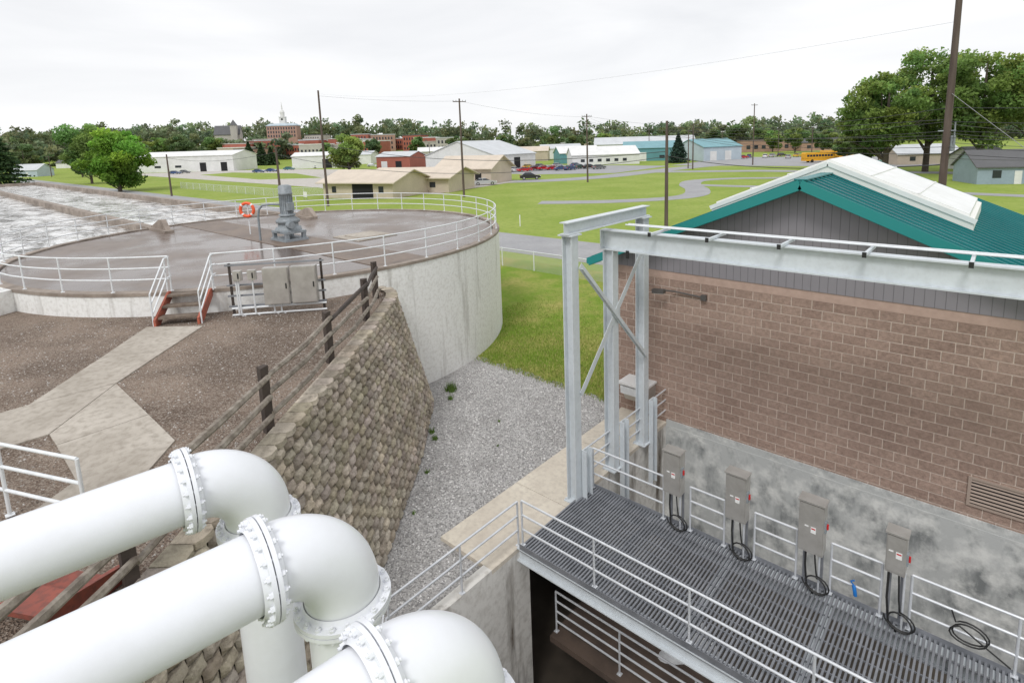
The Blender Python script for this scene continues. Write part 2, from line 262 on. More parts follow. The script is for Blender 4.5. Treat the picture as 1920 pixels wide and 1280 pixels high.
# ---------------- terrace + retaining wall
Bp=[(-9.2,-3.2),(-8.2,-3.1),(-7.2,-3.6),(-6.2,-4.6),(-4.9,-5.9),(-3.3,-7.75),(-1.4,-10.0),(1.2,-13.0),(3.8,-16.0)]
Tp=[(-8.9,-4.5),(-8.3,-4.35),(-7.6,-4.55),(-6.8,-5.25),(-5.6,-6.55),(-3.95,-8.4),(-2.05,-10.6),(.55,-13.6),(3.15,-16.6)]
TC=(-19.0,-2.7); TR=10.45
NC=21; HH=4.1/NC
mb=MB(); wr=random.Random(5)
for c in range(NC+1):
    f=min(1,c/NC); cap=(c==NC)
    pts=[catmull(Bp,i/400)*(1-f)+catmull(Tp,i/400)*f for i in range(401)]
    acc=[0]
    for i in range(400): acc.append(acc[-1]+(pts[i+1]-pts[i]).length)
    def at(s_):
        s_=max(0,min(acc[-1]-1e-4,s_)); i=int(np.searchsorted(acc,s_)); i=max(1,min(i,400)); q=(s_-acc[i-1])/(acc[i]-acc[i-1]); return pts[i-1].lerp(pts[i],q)
    W=.38; k=-(W/2 if c%2 else 0); z0=c*HH; z1=z0+HH-.016
    if cap: z0=4.1; z1=4.2
    while k<acc[-1]:
        a=at(k+.009); b=at(k+W-.009); k+=W
        if (b-a).length<.1: continue
        t=(b-a).normalized(); n=Vector((-t.y,t.x,0))
        if n.dot(Vector((.76,.65,0)))<0: n=-n
        j=lambda q:wr.uniform(-q,q)
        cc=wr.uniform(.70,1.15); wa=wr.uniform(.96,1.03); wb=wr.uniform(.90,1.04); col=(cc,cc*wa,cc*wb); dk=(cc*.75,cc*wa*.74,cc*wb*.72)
        if cap:
            sh=j(.02); a2=a+n*(.05+sh); b2=b+n*(.05+sh); m1=a.lerp(b,.25)+n*(.12+sh+j(.015)); m2=a.lerp(b,.75)+n*(.12+sh+j(.015)); ba=a-n*.26; bb=b-n*.26
            V=[(p.x,p.y,z0) for p in(ba,a2,m1,m2,b2,bb)]+[(p.x,p.y,z1) for p in(ba,a2,m1,m2,b2,bb)]
            mb.add(V,[(11,10,9,8,7,6),(0,1,7,6),(1,2,8,7),(2,3,9,8),(3,4,10,9),(4,5,11,10)],0,False,col); continue
        ma=.2+j(.05); mb_=.80+j(.05); bk_=.4
        def row(e,jt): return [a+n*(e*.2+j(.008)),a.lerp(b,ma+j(.03))+n*(e+j(jt)),a.lerp(b,.5+j(.08))+n*(e*1.1+j(jt)),a.lerp(b,mb_+j(.03))+n*(e+j(jt)),b+n*(e*.2+j(.008))]
        rows=[row(.06,.014),row(.088,.02),row(.075,.02),row(.045,.014)]; zs=[z0,z0+HH*.3,z0+HH*.65,z1]
        V=[(p.x,p.y,zz+(j(.012) if 0<ri<3 else 0)) for ri,(r_,zz) in enumerate(zip(rows,zs)) for p in r_]+[((a-n*bk_).x,(a-n*bk_).y,z1),((b-n*bk_).x,(b-n*bk_).y,z1)]
        F=[(ri*5+ci,ri*5+ci+1,ri*5+ci+6,ri*5+ci+5) for ri in range(3) for ci in range(4)]+[(15,16,17,18,19,21,20)]
        CL=[(dk if (ri in(0,) or ci in(0,4)) else col) for ri in range(4) for ci in range(5)]+[dk,dk]  # bottom and side verts darker: joint dirt with shade painted in
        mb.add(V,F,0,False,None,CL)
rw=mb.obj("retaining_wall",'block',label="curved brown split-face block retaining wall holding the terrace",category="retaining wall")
top=[tuple(catmull(Tp,i/40)[:2]) for i in range(41)]
tin=[(x-.22*.76,y-.22*.65) for x,y in top]
terr=[(-8.9,-3.9)]+tin+[(3,-20),(-30,-20),(-30,-9)]
MB().prism(terr,3.6,4.1).obj("terrace_ground",'rubble',kind="structure")
bk=MB()
c0=[(*tuple((catmull(Bp,i/60))[:2]),0) for i in range(61)]; c1=[(*tuple((catmull(Tp,i/60))[:2]),4.0) for i in range(61)]
c0=[(x-.06,y-.05,z) for x,y,z in c0]; c1=[(x-.06,y-.05,z) for x,y,z in c1]
bk.add(c0+c1,[(i,i+1,i+62,i+61) for i in range(60)]); bk.obj("backfill",'dark',rw)
def pathp(pts,z0=4.1,z1=4.125,nm="path"): MB().prism(pts,z0-.02,z1).obj(nm,'path',kind="structure")
pathp([(-10.7,-10.75),(-9.4,-9.75),(-8.05,-11.1),(-8.85,-12.2)])
pathp([(-8.84,-12.21),(-8.04,-11.11),(-6.7,-12.4),(-6.68,-12.42),(-6.88,-13.8)])
pathp([(-6.87,-13.81),(-6.66,-12.43),(-5.0,-13.8),(-5.2,-17.5),(-6.9,-17.5)])
pathp([(-6.64,-12.42),(-4.4,-12.44),(-4.4,-13.79),(-4.98,-13.79)])
pathp([(-4.38,-12.44),(-2.9,-12.46),(-.35,-14.6),(-1.3,-15.7),(-2.8,-13.82),(-4.38,-13.79)])
mb=MB(); q=random.Random(11)
def stone(x,y,z,r,c):
    h=r*q.uniform(.5,.9); a=q.uniform(0,6); P=[(x+r*math.cos(a+i*1.57)*q.uniform(.7,1.2),y+r*math.sin(a+i*1.57)*q.uniform(.7,1.2),z-.003) for i in range(4)]+[(x+q.uniform(-.3,.3)*r,y,z+h)]
    mb.add(P,[(0,1,4),(1,2,4),(2,3,4),(3,0,4)],0,False,c)
def inpoly(x,y,poly):
    r=False; n=len(poly)
    for i in range(n):
        x1,y1=poly[i];x2,y2=poly[i-1]
        if (y1>y)!=(y2>y) and x<(x2-x1)*(y-y1)/(y2-y1)+x1: r=not r
    return r
for i in range(18000):
    x=q.uniform(-14,3);y=q.uniform(-17,-4.6)
    if inpoly(x,y,terr) and math.hypot(x-TC[0],y-TC[1])>TR+.05:
        c=q.choice([(1.2,1.1,1.0),(.5,.4,.32),(.8,.63,.5),(1.8,1.7,1.6)]) ; stone(x,y,4.1,q.uniform(.01,.027),tuple(v*.8 for v in c))
M['stone']=mat("loose_stone",(.34,.34,.34),attr=True,rough=.9)
mb.obj("gravel_stones",'stone',kind="stuff",label="loose pea gravel strewn over the brown terrace",category="gravel")
mb=MB()
for i in range(18000):
    y=q.uniform(-11,.2);x=q.uniform(-8.5,-.3)
    if not inpoly(x,y,terr) and x>-8.2 and not (x>-1.75 and y>-8):
        c=q.uniform(.6,2.2); stone(x,y,.008,q.uniform(.015,.038),(c,c*.98,c*.96))
mb.obj("gravel_stones",'stone',kind="stuff",label="crushed limestone covering the yard below the wall",category="gravel")
mb=MB()
def blade(x,y,z,h,c):
    a=q.uniform(0,6.28); w=.012+.004*h; dx,dy=math.cos(a)*w,math.sin(a)*w; l=q.uniform(-.5,.5)*h; m=q.uniform(-.5,.5)*h
    mb.add([(x-dx,y-dy,z),(x+dx,y+dy,z),(x+l,y+m,z+h)],[(0,1,2)],0,False,c)
for i in range(30000):
    x=q.uniform(-13,-1.9);y=abs(q.gauss(0,4))+.25+q.uniform(-.25,0)
    if y>15: continue
    if math.hypot(x-TC[0],y-TC[1])<TR+.05: continue
    g_=q.uniform(.7,1.3); c=(.22*g_,.31*g_,.05*g_) if q.random()<.7 else (.44*g_,.40*g_,.16*g_)
    blade(x,y,0,q.uniform(.04,.13)*(1.5 if y<.4 else 1),c)
mb.obj("grass",'grassb',kind="stuff",label="short lawn grass beside the gravel yard",category="grass")
def weed(x,y,z,r,n):
    global mb
    mb=MB()
    for i in range(n):
        a=q.uniform(0,6.28);d=q.uniform(0,r*.5); g_=q.uniform(.7,1.3); blade(x+d*math.cos(a),y+d*math.sin(a),z,q.uniform(.3,1)*r,(.13*g_,.21*g_,.05*g_))
    mb.obj("weed",'grassb',label="small green weed tuft growing in the gravel",category="weed",group="weeds in the gravel",origin=(x,y,z))
for x,y,r,n in [(-7.4,-2.5,.42,200),(-6.9,-3.0,.2,60),(-5.2,-5.1,.2,60),(-5.6,-4.9,.2,50),(-4.0,-6.4,.14,35),(-3.4,-4.2,.08,20),(-4.4,-3.1,.1,20),(-2.9,-7.7,.1,20)]: weed(x,y,.008,r,n)
# ---------------- railings
def railing(name,label,pts,h=1.07,hs=(.38,.73,1.07),m='rail',r=.024,sp=1.5,posts=None,group=None,closed=False):
    e=thing(name,pts[0],label,"railing",group)
    for z in hs:
        MB().tube([(p[0],p[1],p[2]+z) for p in pts],r,8,closed=closed).obj("rail",m,e)
    P=[Vector(p) for p in pts]
    if posts is None:
        posts=[]
        for i in range(len(P)-1+(1 if closed else 0)):
            a=P[i];b=P[(i+1)%len(P)]
            n=max(1,round((b-a).length/sp)) 
            posts+=[tuple(a.lerp(b,j/n)) for j in range(n)]
        if not closed: posts.append(tuple(P[-1]))
    me=MB().tube([(0,0,0),(0,0,h)],r,8).box(-.05,.05,-.05,.05,0,.012).mesh("post",m)
    for p in posts:
        o=bpy.data.objects.new("post",me); COL.objects.link(o); o.parent=e; o.location=Vector(p)-e.location
    return e
def cp(a,r,z): return (TC[0]+r*math.cos(math.radians(a)),TC[1]+r*math.sin(math.radians(a)),z)
tk=thing("round_tank",(TC[0],TC[1],0),"round whitewashed concrete tank with a damp brown deck","tank")
def annul(r0,r1,z0,z1,n=96,sm=False):
    mb=MB()
    for i in range(n):
        a,b=360*i/n,360*(i+1)/n
        mb.hexa([cp(a,r0,z0),cp(a,r1,z0),cp(b,r1,z0),cp(b,r0,z0),cp(a,r0,z1),cp(a,r1,z1),cp(b,r1,z1),cp(b,r0,z1)])
    return mb
w=MB(); n=96; vs=[cp(360*i/n,TR,0) for i in range(n)]+[cp(360*i/n,TR,4.80) for i in range(n)]; w.add(vs,[(i,(i+1)%n,(i+1)%n+n,i+n) for i in range(n)],0,True); w.obj("wall",'tankw',tk)
MB().sheet([cp(360*i/96,TR-.35,4.78)[:2] for i in range(96)],4.78).obj("deck",'deck',tk)
annul(TR-.3,TR+.03,4.74,4.84).obj("rim",'rim',tk)
MB().prism([(-28.9,-4.1),(-9.1,-4.1),(-8.95,-2.0),(-29.0,-2.0)],4.70,4.80).obj("walkway_strip",'strip',tk)
mb=MB(); mb.prism([(-16.6,-1.5),(-14.4,-1.5),(-14.4,.6),(-16.6,.6)],4.78,4.81); mb.box(-16.2,-14.8,-1.1,.2,4.81,4.85); mb.obj("hatch",'path',tk)
pts=[cp(a,TR-.12,4.84) for a in frange(-36.8,316.6,64)]
railing("guard_railing","white tubular guard railing around the round tank deck",pts,posts=[cp(a,TR-.12,4.84) for a in frange(-36.8,316.6,37)])
MB().prism([(-17.2,-13.0),(-16.5,-12.6),(-14.9,-15.2),(-15.5,-15.5)],4.1,4.82).obj("wing_wall",'tankw',label="short stained concrete wing wall off the tank",category="wall")
railing("guard_railing","white guard railing on the short wing wall",[(-16.7,-13.1,4.82),(-15.3,-15.2,4.82)],sp=1.2)
def stairs(name,base,yaw,rise,run,width,nst,label,rails=True,tm_='tread',sm_='orange'):
    e=thing(name,base,label,"stairs",None,yaw)
    for i in range(nst):
        z=rise*(i+1)/nst; x=-run+run*i/nst
        MB().box(x,x+run/nst-.03,-width/2+.045,width/2-.045,z-.06,z).obj("tread",tm_,e,True)
    for s_ in(-1,1):
        mb=MB(); y=s_*width/2; mb.extr([(-run-.12,0),(-run+.15,0),(.0,rise-.18),(0,rise+.06),(-.12,rise+.06),(-run-.12,.2)],y-.03,y+.03); mb.obj("stringer",sm_,e,True)
        if rails:
            mb=MB(); y=s_*(width/2+.06)
            for z in(.45,.75,1.05): mb.tube([(-run-.05,y,z-.1),(0,y,rise+z),(.3,y,rise+z)],.022,8)
            for x,z in((-run-.05,0),(0,rise)): mb.tube([(x,y,z),(x,y,z+1.05-(.1 if x<0 else 0))],.024,8)
            mb.obj("handrail",'rail',e,True)
    return e
p=cp(-40.1,TR+.02,4.1); stairs("steps",p,180-40.1,.72,1.0,1.15,3,"worn brown steps with orange stringers and white handrails")
railing("guard_railing","white pipe railing beside the terrace path",[(-1.1,-14.0,4.12),(-2.5,-14.6,4.12),(-5.0,-15.7,4.12)],sp=1.5)
railing("guard_railing","white pipe railing beside the lower steps",[(-1.3,-15.4,4.12),(-2.6,-16.1,4.12)],sp=1.5)
stairs("steps",(.22,-14.9,4.12),-62,.28,.75,.85,2,"rusty red painted steps beneath the white pipes",False,'rusty','rusty')
mc=thing("mixer_drive",(-17.8,-3.0,4.80),"grey vertical mixer motor and gearbox on tank deck","motor")
mb=MB(); x,y,z=-17.8,-3.0,4.80
mb.box(x-.75,x+.75,y-.55,y+.55,z,z+.1)
for a,b in((-.6,-.4),(.6,-.4),(-.6,.4),(.6,.4)): mb.box(x+a-.08,x+a+.08,y+b-.08,y+b+.08,z+.1,z+.35)
mb.box(x-.7,x+.7,y-.5,y+.5,z+.35,z+.45); mb.obj("base_frame",'grey',mc)
mb=MB(); mb.tube([(x,y,z+.45),(x,y,z+.6),(x,y,z+.62),(x,y,z+.8),(x,y,z+.82),(x,y,z+.95),(x,y,z+1.1),(x,y,z+1.15)],[.58,.56,.46,.44,.52,.52,.3,.35],24)
mb.tube([(x+.45,y-.2,z+.75),(x+.75,y-.2,z+.75)],.16,12); mb.obj("gearbox",'grey',mc)
mb=MB(); mb.tube([(x,y,z+1.15),(x,y,z+1.2),(x,y,z+1.22),(x,y,z+2.1),(x,y,z+2.12),(x,y,z+2.2),(x,y,z+2.22),(x,y,z+2.5),(x,y,z+2.56)],[.37,.37,.27,.27,.31,.31,.29,.29,.17],24)
for i in range(20):
    a=i*.314; mb.bar((x+.28*math.cos(a),y+.28*math.sin(a),z+1.25),(x+.28*math.cos(a),y+.28*math.sin(a),z+2.08),.02,.03,up=(math.cos(a),math.sin(a),0))
mb.box(x+.26,x+.46,y-.15,y+.15,z+1.4,z+1.75); mb.obj("motor",'grey',mc)
mb=MB(); mb.tube([(x-1.0,y-.9,z),(x-1.0,y-.9,z+1.1),(x-.95,y-.86,z+1.45),(x-.8,y-.75,z+1.65),(x-.5,y-.45,z+1.68),(x-.25,y-.2,z+1.65)],.05,10); mb.obj("conduit",'grey',mc)
MB().box(x-.95,x-.7,y+.3,y+.4,z+1.3,z+1.7).tube([(x-.82,y+.35,z),(x-.82,y+.35,z+1.35)],.03,8).obj("control_box",'wht',mc)
x,y=-21.3,-3.3
lr=thing("life_ring",(x,y,4.80),"orange life ring hung on a white post","life ring")
MB().tube([(x,y,4.8),(x,y,6.4)],.03,8).obj("post",'rail',lr)
cv=Vector((x,y,6.05)); pts=[cv+RT*(.33*math.cos(a))+Vector((0,0,.33*math.sin(a)))-HD*.08 for a in[i*math.pi/14 for i in range(28)]]
MB().tube(pts,.075,10,closed=True).obj("ring",'ring',lr)
for a0 in(45,135,225,315):
    P=[cv+RT*(.33*math.cos(math.radians(a)))+Vector((0,0,.33*math.sin(math.radians(a))))-HD*.08 for a in(a0-7,a0,a0+7)]; MB().tube(P,.08,10).obj("band",'wht',lr)
rk=thing("electrical_rack",(-9.75,-8.75,4.1),"steel rack of grey control cabinets beside the tank","control panel",None,49)
for xx in(.0,2.6): MB().bar((xx,0,0),(xx,0,1.6),.06,.06).obj("post",'darkwood',rk,True)
for zz in(.3,.62,.94,1.55): MB().bar((-.1,-.05,zz),(2.7,-.05,zz),.05,.05).obj("strut",'grate',rk,True)
def cab(x0,x1,z0,z1,d,lab=None):
    o=MB().box(x0,x1,-.08-d,-.08,z0,z1).box(x0+.02,x1-.02,-.095-d,-.082-d,z0+.02,z1-.02).obj("cabinet",'stain',rk,True,lab); MB().box(x1-.09,x1-.06,-.12-d,-.096-d,(z0+z1)/2-.08,(z0+z1)/2+.08).obj("handle",'black',o,True)
cab(1.0,1.72,.35,1.45,.25); cab(1.78,2.5,.35,1.45,.25); cab(.15,.38,1.1,1.4,.15); cab(.55,.78,1.1,1.4,.15)
mb=MB()
for xx in(.26,.66,.2,1.2,1.4): mb.tube([(xx,-.15,1.1 if xx<1 else .35),(xx,-.15,.1),(xx+.1,-.12,.0)],.025,8)
mb.tube([(0,-.12,.25),(2.7,-.12,.25)],.03,8).tube([(0,-.12,.05),(2.7,-.12,.05)],.03,8); mb.obj("conduit",'rail',rk,True)
# ---------------- split rail fence
fp=[(2.5,-16.6),(.35,-13.9),(-1.9,-11.3),(-3.95,-8.95),(-6.0,-6.65),(-7.75,-5.15)]
fe=thing("split_rail_fence",(-1.9,-11.3,4.1),"weathered split-rail fence with dark posts on the wall top","fence")
for x,y in fp:
    mb=MB(); mb.hexa([(x-.075,y-.075,4.0),(x+.075,y-.075,4.0),(x+.075,y+.075,4.0),(x-.075,y+.075,4.0),(x-.065,y-.07,5.32),(x+.07,y-.065,5.3),(x+.065,y+.07,5.33),(x-.07,y+.065,5.31)]); mb.obj("post",'darkwood',fe)
q=random.Random(2)
for i in range(len(fp)-1):
    for z in(4.42,4.80,5.15):
        a=fp[i];b=fp[i+1]; j=lambda:q.uniform(-.05,.05); off=.09
        P=[(a[0]+off*.76+j()*.3,a[1]+off*.65,z+j()),((a[0]+b[0])/2+off*.76+j(),(a[1]+b[1])/2+off*.65+j(),z+j()-.03),(b[0]+off*.76,b[1]+off*.65,z+j())]
        MB().tube(P,[.045,.06,.05],6,sm=False).obj("rail",'oldwood' if z<5 or i<3 else 'darkwood',fe)
# ---------------- big white pipes
def flange(mb,c,ax,r=.34,t=.028,n=20):
    c=Vector(c);ax=Vector(ax)
    for s_ in(-1,1):
        a=c+ax*(s_*.004);b=c+ax*(s_*(t+.004)); mb.tube([a,b],r,56); mb.tube([b,b+ax*(s_*.04)],[.29,.268],56,caps=False)
    u=ax.cross(Vector((0.3,1,0.2))).normalized(); w=ax.cross(u)
    for i in range(n):
        an=2*math.pi*(i+.5)/n; p=c+(u*math.cos(an)+w*math.sin(an))*.314
        mb.tube([p-ax*(t+.026),p-ax*(t+.003)],.020,6,sm=False); mb.tube([p+ax*(t+.003),p+ax*(t+.026)],.020,6,sm=False); mb.tube([p-ax*(t+.04),p+ax*(t+.04)],.010,6)
PZ=6.28; PD=Vector((math.sin(math.radians(7.5)),math.cos(math.radians(7.5)),0))
for s_,zz in((2.75,0),(4.12,0),(5.40,-.03)):
    F0=Vector((s_,-13.87,PZ+zz)); V0=F0+PD*.50; cz=F0.z-.45
    e=thing("discharge_pipe",(V0.x,V0.y,0),"large white flanged pipe with elbow turning down","pipe","white pump discharge pipes")
    MB().tube([F0-PD*10.5,F0-PD*.06],.252,56).obj("horizontal_pipe",'white',e)
    mb=MB(); flange(mb,F0,PD); mb.obj("flange",'white',e)
    mb=MB(); E0=F0+PD*.05; pts=[E0]+[E0+PD*(.45*math.sin(a))+Vector((0,0,.45*math.cos(a)-.45)) for a in frange(0.02,math.pi/2,24)]+[E0+PD*.45+Vector((0,0,-.49))]
    mb.tube(pts,[.262]*26,56)
    mb.obj("elbow",'white',e)
    mb=MB(); flange(mb,(V0.x,V0.y,cz-.09),(0,0,1)); mb.obj("flange",'white',e)
    MB().tube([(V0.x,V0.y,cz-.12),(V0.x,V0.y,0)],.252,56).obj("vertical_pipe",'white',e)
# ---------------- pit
MB().sheet([(-3,-12),(14,-12),(14,0),(-3,0)],-4).obj("pit_floor",mat("pit_floor_sludge",(.05,.042,.035),(.085,.07,.055),1,.3),kind="structure")
pw=thing("pit_wall",(0,-9,0),"stained concrete wall of the pump pit","wall")
MB().box(-.25,0,-12,-7.902,-4,.10).box(-.25,0,-7.9,-6.72,-4,-.002).box(-.25,0,-6.72,0,-.6,-.002).box(-.25,0,-3.9,0,-4,-.602).obj("side_wall",'pitw',pw)
MB().box(-3,-.252,-7.0,-6.72,-4,-.01).box(-3.2,-3,-7,0,-4,-.01).box(-3,14,-.04,-.0,-4,-.01).box(-3,-.252,-6.7,-.05,-.3,-.01).obj("recess_wall",'found',pw)
MB().box(-3,14,-12.25,-12.01,-4,.02).obj("end_wall",'pitw',pw)
MB().box(-1.65,0,-7.9,-5.3,0,.10).box(-1.65,0,-5.285,-2.6,0,.10).box(-1.65,0,-2.585,.3,0,.10).obj("concrete_walkway",'slab',kind="structure")
MB().box(14,14.3,-12,0,-4,.1).obj("pit_side_wall",'pitw',label="far concrete side wall of the pump pit",category="wall")
# ---------------- grating platform
gp=thing("grating_platform",(0.1,-5.7,.15),"galvanised steel grating walkway over the pump pit","platform")
mb=MB(); X0,X1,Y0,Y1=.08,11.5,-7.1,-4.3; x=X0
while x<X1: mb.box(x,x+.036,Y0,Y1,.15,.2); x+=.076
mb.obj("bearing_bars",'grate',gp)
mb=MB(); y=Y0+.1
while y<Y1-.05: mb.box(X0,X1,y,y+.02,.15,.178); y+=.3
for y in(Y0-.012,Y1+.002): mb.box(X0,X1,y,y+.01,.09,.27)
mb.obj("cross_bars",'grate',gp)
mb=MB(); mb.hbeam((0,-7.02,-.02),(11.5,-7.02,-.02),.2,.32); mb.hbeam((0,-4.42,-.02),(11.5,-4.42,-.02),.2,.32)
for x in(1.9,3.8,5.7,7.6,9.5): mb.hbeam((x,-6.9,.02),(x,-4.54,.02),.12,.2)
mb.obj("support_beams",'steel',gp)
railing("guard_railing","aluminium guard railing along the grating walkway",[(.1,-7.02,.2),(11.5,-7.02,.2)],m='alu',posts=[(x,-7.02,.2) for x in(.1,2.0,4.0,6.0,7.8)])
railing("guard_railing","aluminium guard railing on top of the pit wall",[(-.05,-7.0,.1),(-.05,-10.45,.1),(.5,-10.9,.1)],m='alu',posts=[(-.05,-7.0,.1),(-.05,-8.7,.1),(-.05,-10.4,.1)])
railing("guard_railing","aluminium guard railing between gantry and first switch box",[(.15,-4.33,.2),(2.12,-4.33,.2)],m='alu',sp=1.9)
for a,b in((2.78,3.56),(4.2,5.02),(5.64,6.47),(6.92,9.8)): railing("guard_railing","short aluminium guard railing between electrical switch boxes",[(a,-4.33,.2),(b,-4.33,.2)],m='alu',sp=1.4,group="railing panels between switch boxes")
railing("guard_railing","aluminium guard railing at end of concrete walkway",[(-.05,-1.2,.1),(-.05,.25,.1)],m='alu',sp=1.4)
railing("guard_railing","aluminium guard railing on slab behind the gantry",[(-.08,-4.6,.1),(-.08,-1.4,.1)],m='alu',sp=1.6)
railing("guard_railing","galvanised railing inside the dark pump pit",[(.25,-6.1,-2.6),(9,-6.1,-2.6)],m='alu',hs=(.28,.55,.82,1.07),sp=1.9)
MB().tube([(1.2,-6.9,-3.8),(3.2,-4.3,-2.4)],.28,24).tube([(3.25,-4.23,-2.37),(3.2,-4.3,-2.4)],.36,24).obj("inclined_pipe",'rail',label="grey inclined pipe inside the pump pit",category="pipe")
MB().box(.2,11,-6.3,-4.5,-2.75,-2.6).obj("lower_ledge",mat("sludge_stained_ledge",(.12,.085,.065),(.07,.05,.04),1.5,.7,bump=.3,bscale=20),label="dark concrete ledge under the grating",category="ledge")
# ---------------- gantry
ga=thing("gantry_frame",(0,-3.2,.1),"pale grey steel gantry portal with crossed braces","gantry")
for n_,zt in((-4.93,6.82),(-1.57,6.82)):
    mb=MB(); mb.hbeam((0,n_,.1),(0,n_,zt),.26,.28,up=(1,0,0)); mb.box(-.2,.2,n_-.2,n_+.2,.1,.13); mb.box(-.2,.2,n_-.2,n_+.2,6.82,6.85)
    for a_ in(-.16,.16):
        for b_ in(-.16,.16): mb.tube([(a_,n_+b_,.13),(a_,n_+b_,.18)],.02,6)
    mb.obj("post",'steel',ga)
mb=MB(); mb.hbeam((-.0,-3.2,.1),(0,-3.2,6.18),.26,.3,up=(1,0,0)); mb.box(-.2,.2,-3.4,-3.0,.1,.13); mb.obj("post",'steel',ga)
MB().hbeam((0,-5.15,7.0),(0,-1.35,7.0),.24,.29).obj("cross_beam",'steel',ga)
for a,b in(((-4.8,2.9),(-1.7,6.1)),((-4.8,6.1),(-1.7,2.9))):
    MB().bar((.16 if a[1]<4 else .19,a[0],a[1]),(.16 if a[1]<4 else .19,b[0],b[1]),.012,.16,up=(0,0,1)).bar((.12 if a[1]<4 else .23,a[0],a[1]-.07),(.12 if a[1]<4 else .23,b[0],b[1]-.07),.06,.012,up=(0,0,1)).obj("brace",'steel',ga)
MB().box(.145,.156,-3.4,-3.0,4.3,4.7).obj("gusset_plate",'steel',ga)
for n_ in(-4.7,-2.93,-1.33):
    mb=MB(); mb.box(.0+.16,.19,n_-.13,n_+.13,-1.2,1.45); mb.box(.19,.3,n_-.13,n_-.11,-1.2,1.45); mb.box(.19,.3,n_+.11,n_+.13,-1.2,1.45); mb.obj("guide_channel",'steel',ga)
mo=thing("hoist_beam",(0,-3.2,6.2),"long pale grey steel hoist beam with side brackets","beam")
MB().hbeam((-.2,-3.2,6.46),(12,-3.2,6.46),.26,.52,tf=.03).obj("beam",'steel',mo)
MB().box(-.23,-.2,-3.33,-3.07,6.2,6.72).obj("end_plate",'steel',mo)
for x in(1.35,2.75,4.25,5.75,7.3,9.0):
    o=MB().bar((x,-3.62,6.76),(x,-2.6,6.76),.055,.055).obj("bracket",'steel',mo); MB().box(x-.035,x+.035,-3.65,-3.622,6.71,6.81).obj("end_clamp",'black',o)
mb=MB()
for y,z in((-2.95,6.83),(-2.8,6.83)): mb.tube([(.3,y,z),(12,y,z)],.02,6)
mb.obj("conductor_bar",'rail',mo)
MB().box(.55,.63,-3.36,-3.335,6.05,6.25).obj("hook_stop",'black',mo)
# ---------------- switch boxes
def swbox(x,z0,z1,w_,label):
    y=-4.36; e=thing("switch_box",(x,y,.2),label,"electrical box","switch boxes along the grating")
    for dx in(-w_/2+.06,w_/2-.06):
        mb=MB(); mb.bar((x+dx,y+.06,.0),(x+dx,y+.06,z1-.1),.045,.045); mb.box(x+dx-.06,x+dx+.06,y,y+.12,.2,.215); mb.obj("strut",'grate',e)
    mb=MB(); mb.box(x-w_/2,x+w_/2,y-.24,y,z0,z1); o=mb.obj("cabinet",'stain',e)
    MB().box(x-w_/2+.015,x+w_/2-.015,y-.256,y-.243,z0+.04,z1-.03).obj("door",'stain',e)
    MB().extr([(x-w_/2-.02,z1),(x+w_/2+.02,z1),(x+w_/2+.02,z1+.03),(x-w_/2-.02,z1+.03)],y-.28,y+.01).obj("drip_hood",'stain',e)
    MB().box(x+w_/2+.031,x+w_/2+.06,y-.17,y-.13,z1-.48,z1-.38).obj("handle",'red',e)
    MB().box(x+w_/2,x+w_/2+.03,y-.2,y-.1,z1-.55,z1-.33).obj("handle_plate",'grey',e)
    zz=z0+(z1-z0)*.42
    MB().box(x-.0,x+.09,y-.2595,y-.2575,zz,zz+.13).obj("warning_label",'wht',e); MB().box(x+.01,x+.08,y-.262,y-.260,zz+.08,zz+.105).obj("warning_stripe",'red',e)
    MB().box(x-.11,x-.04,y-.2595,y-.2575,zz+.1,zz+.13).obj("name_plate",'wht',e)
    mb=MB(); mb.tube([(x-.1,y-.1,z0),(x-.1,y-.12,.75),(x-.05,y-.15,.3),(x+.1,y-.1,.1)],.02,8); mb.tube([(x+.05,y-.1,z0),(x+.08,y-.12,.8),(x+.12,y-.12,.5)]+[(x+.12+(.2+.02*math.sin(a*.7))*math.sin(a)+.02*math.sin(a*.4),y-.16-.03*a/6,.42+.17*math.cos(a*1.03)) for a in frange(0,11,30)],.015,8); mb.obj("cable",'black',e)
    MB().tube([(x+.14,y-.1,z0),(x+.14,y-.08,.2)],.02,8).obj("conduit",'alu',e)
swbox(2.45,1.1,2.1,.40,"stainless switch box on struts with looped black cable")
swbox(3.88,1.1,2.12,.42,"stainless switch box on struts with coiled black cable")
swbox(5.32,1.08,2.12,.44,"stainless switch box on struts with red warning sticker")
swbox(6.68,1.35,2.1,.30,"small stainless disconnect box with red handle on struts")
mb=MB(); mb.tube([(6.05,-4.42,.66),(6.08,-4.46,.58),(6.09,-4.44,.48)],.035,8).tube([(6.05,-4.42,.66),(6.0,-4.42,.72),(6.06,-4.4,.75)],.015,8); mb.obj("plug_connector",'blue',label="blue power plug hanging on the railing",category="plug",origin=(6.05,-4.42,.5))
mb=MB(); mb.tube([(7.5,-4.38,.95)]+[(7.75+(.24+.03*math.sin(a*.8))*math.sin(a),-4.4-.01*a,.68+.17*math.cos(a)) for a in frange(-1,12,34)]+[(8.3,-4.45,.4)],.014,8); mb.obj("cable_coil",'black',label="black cable coil hanging on the guard railing",category="cable",origin=(7.7,-4.45,.3))
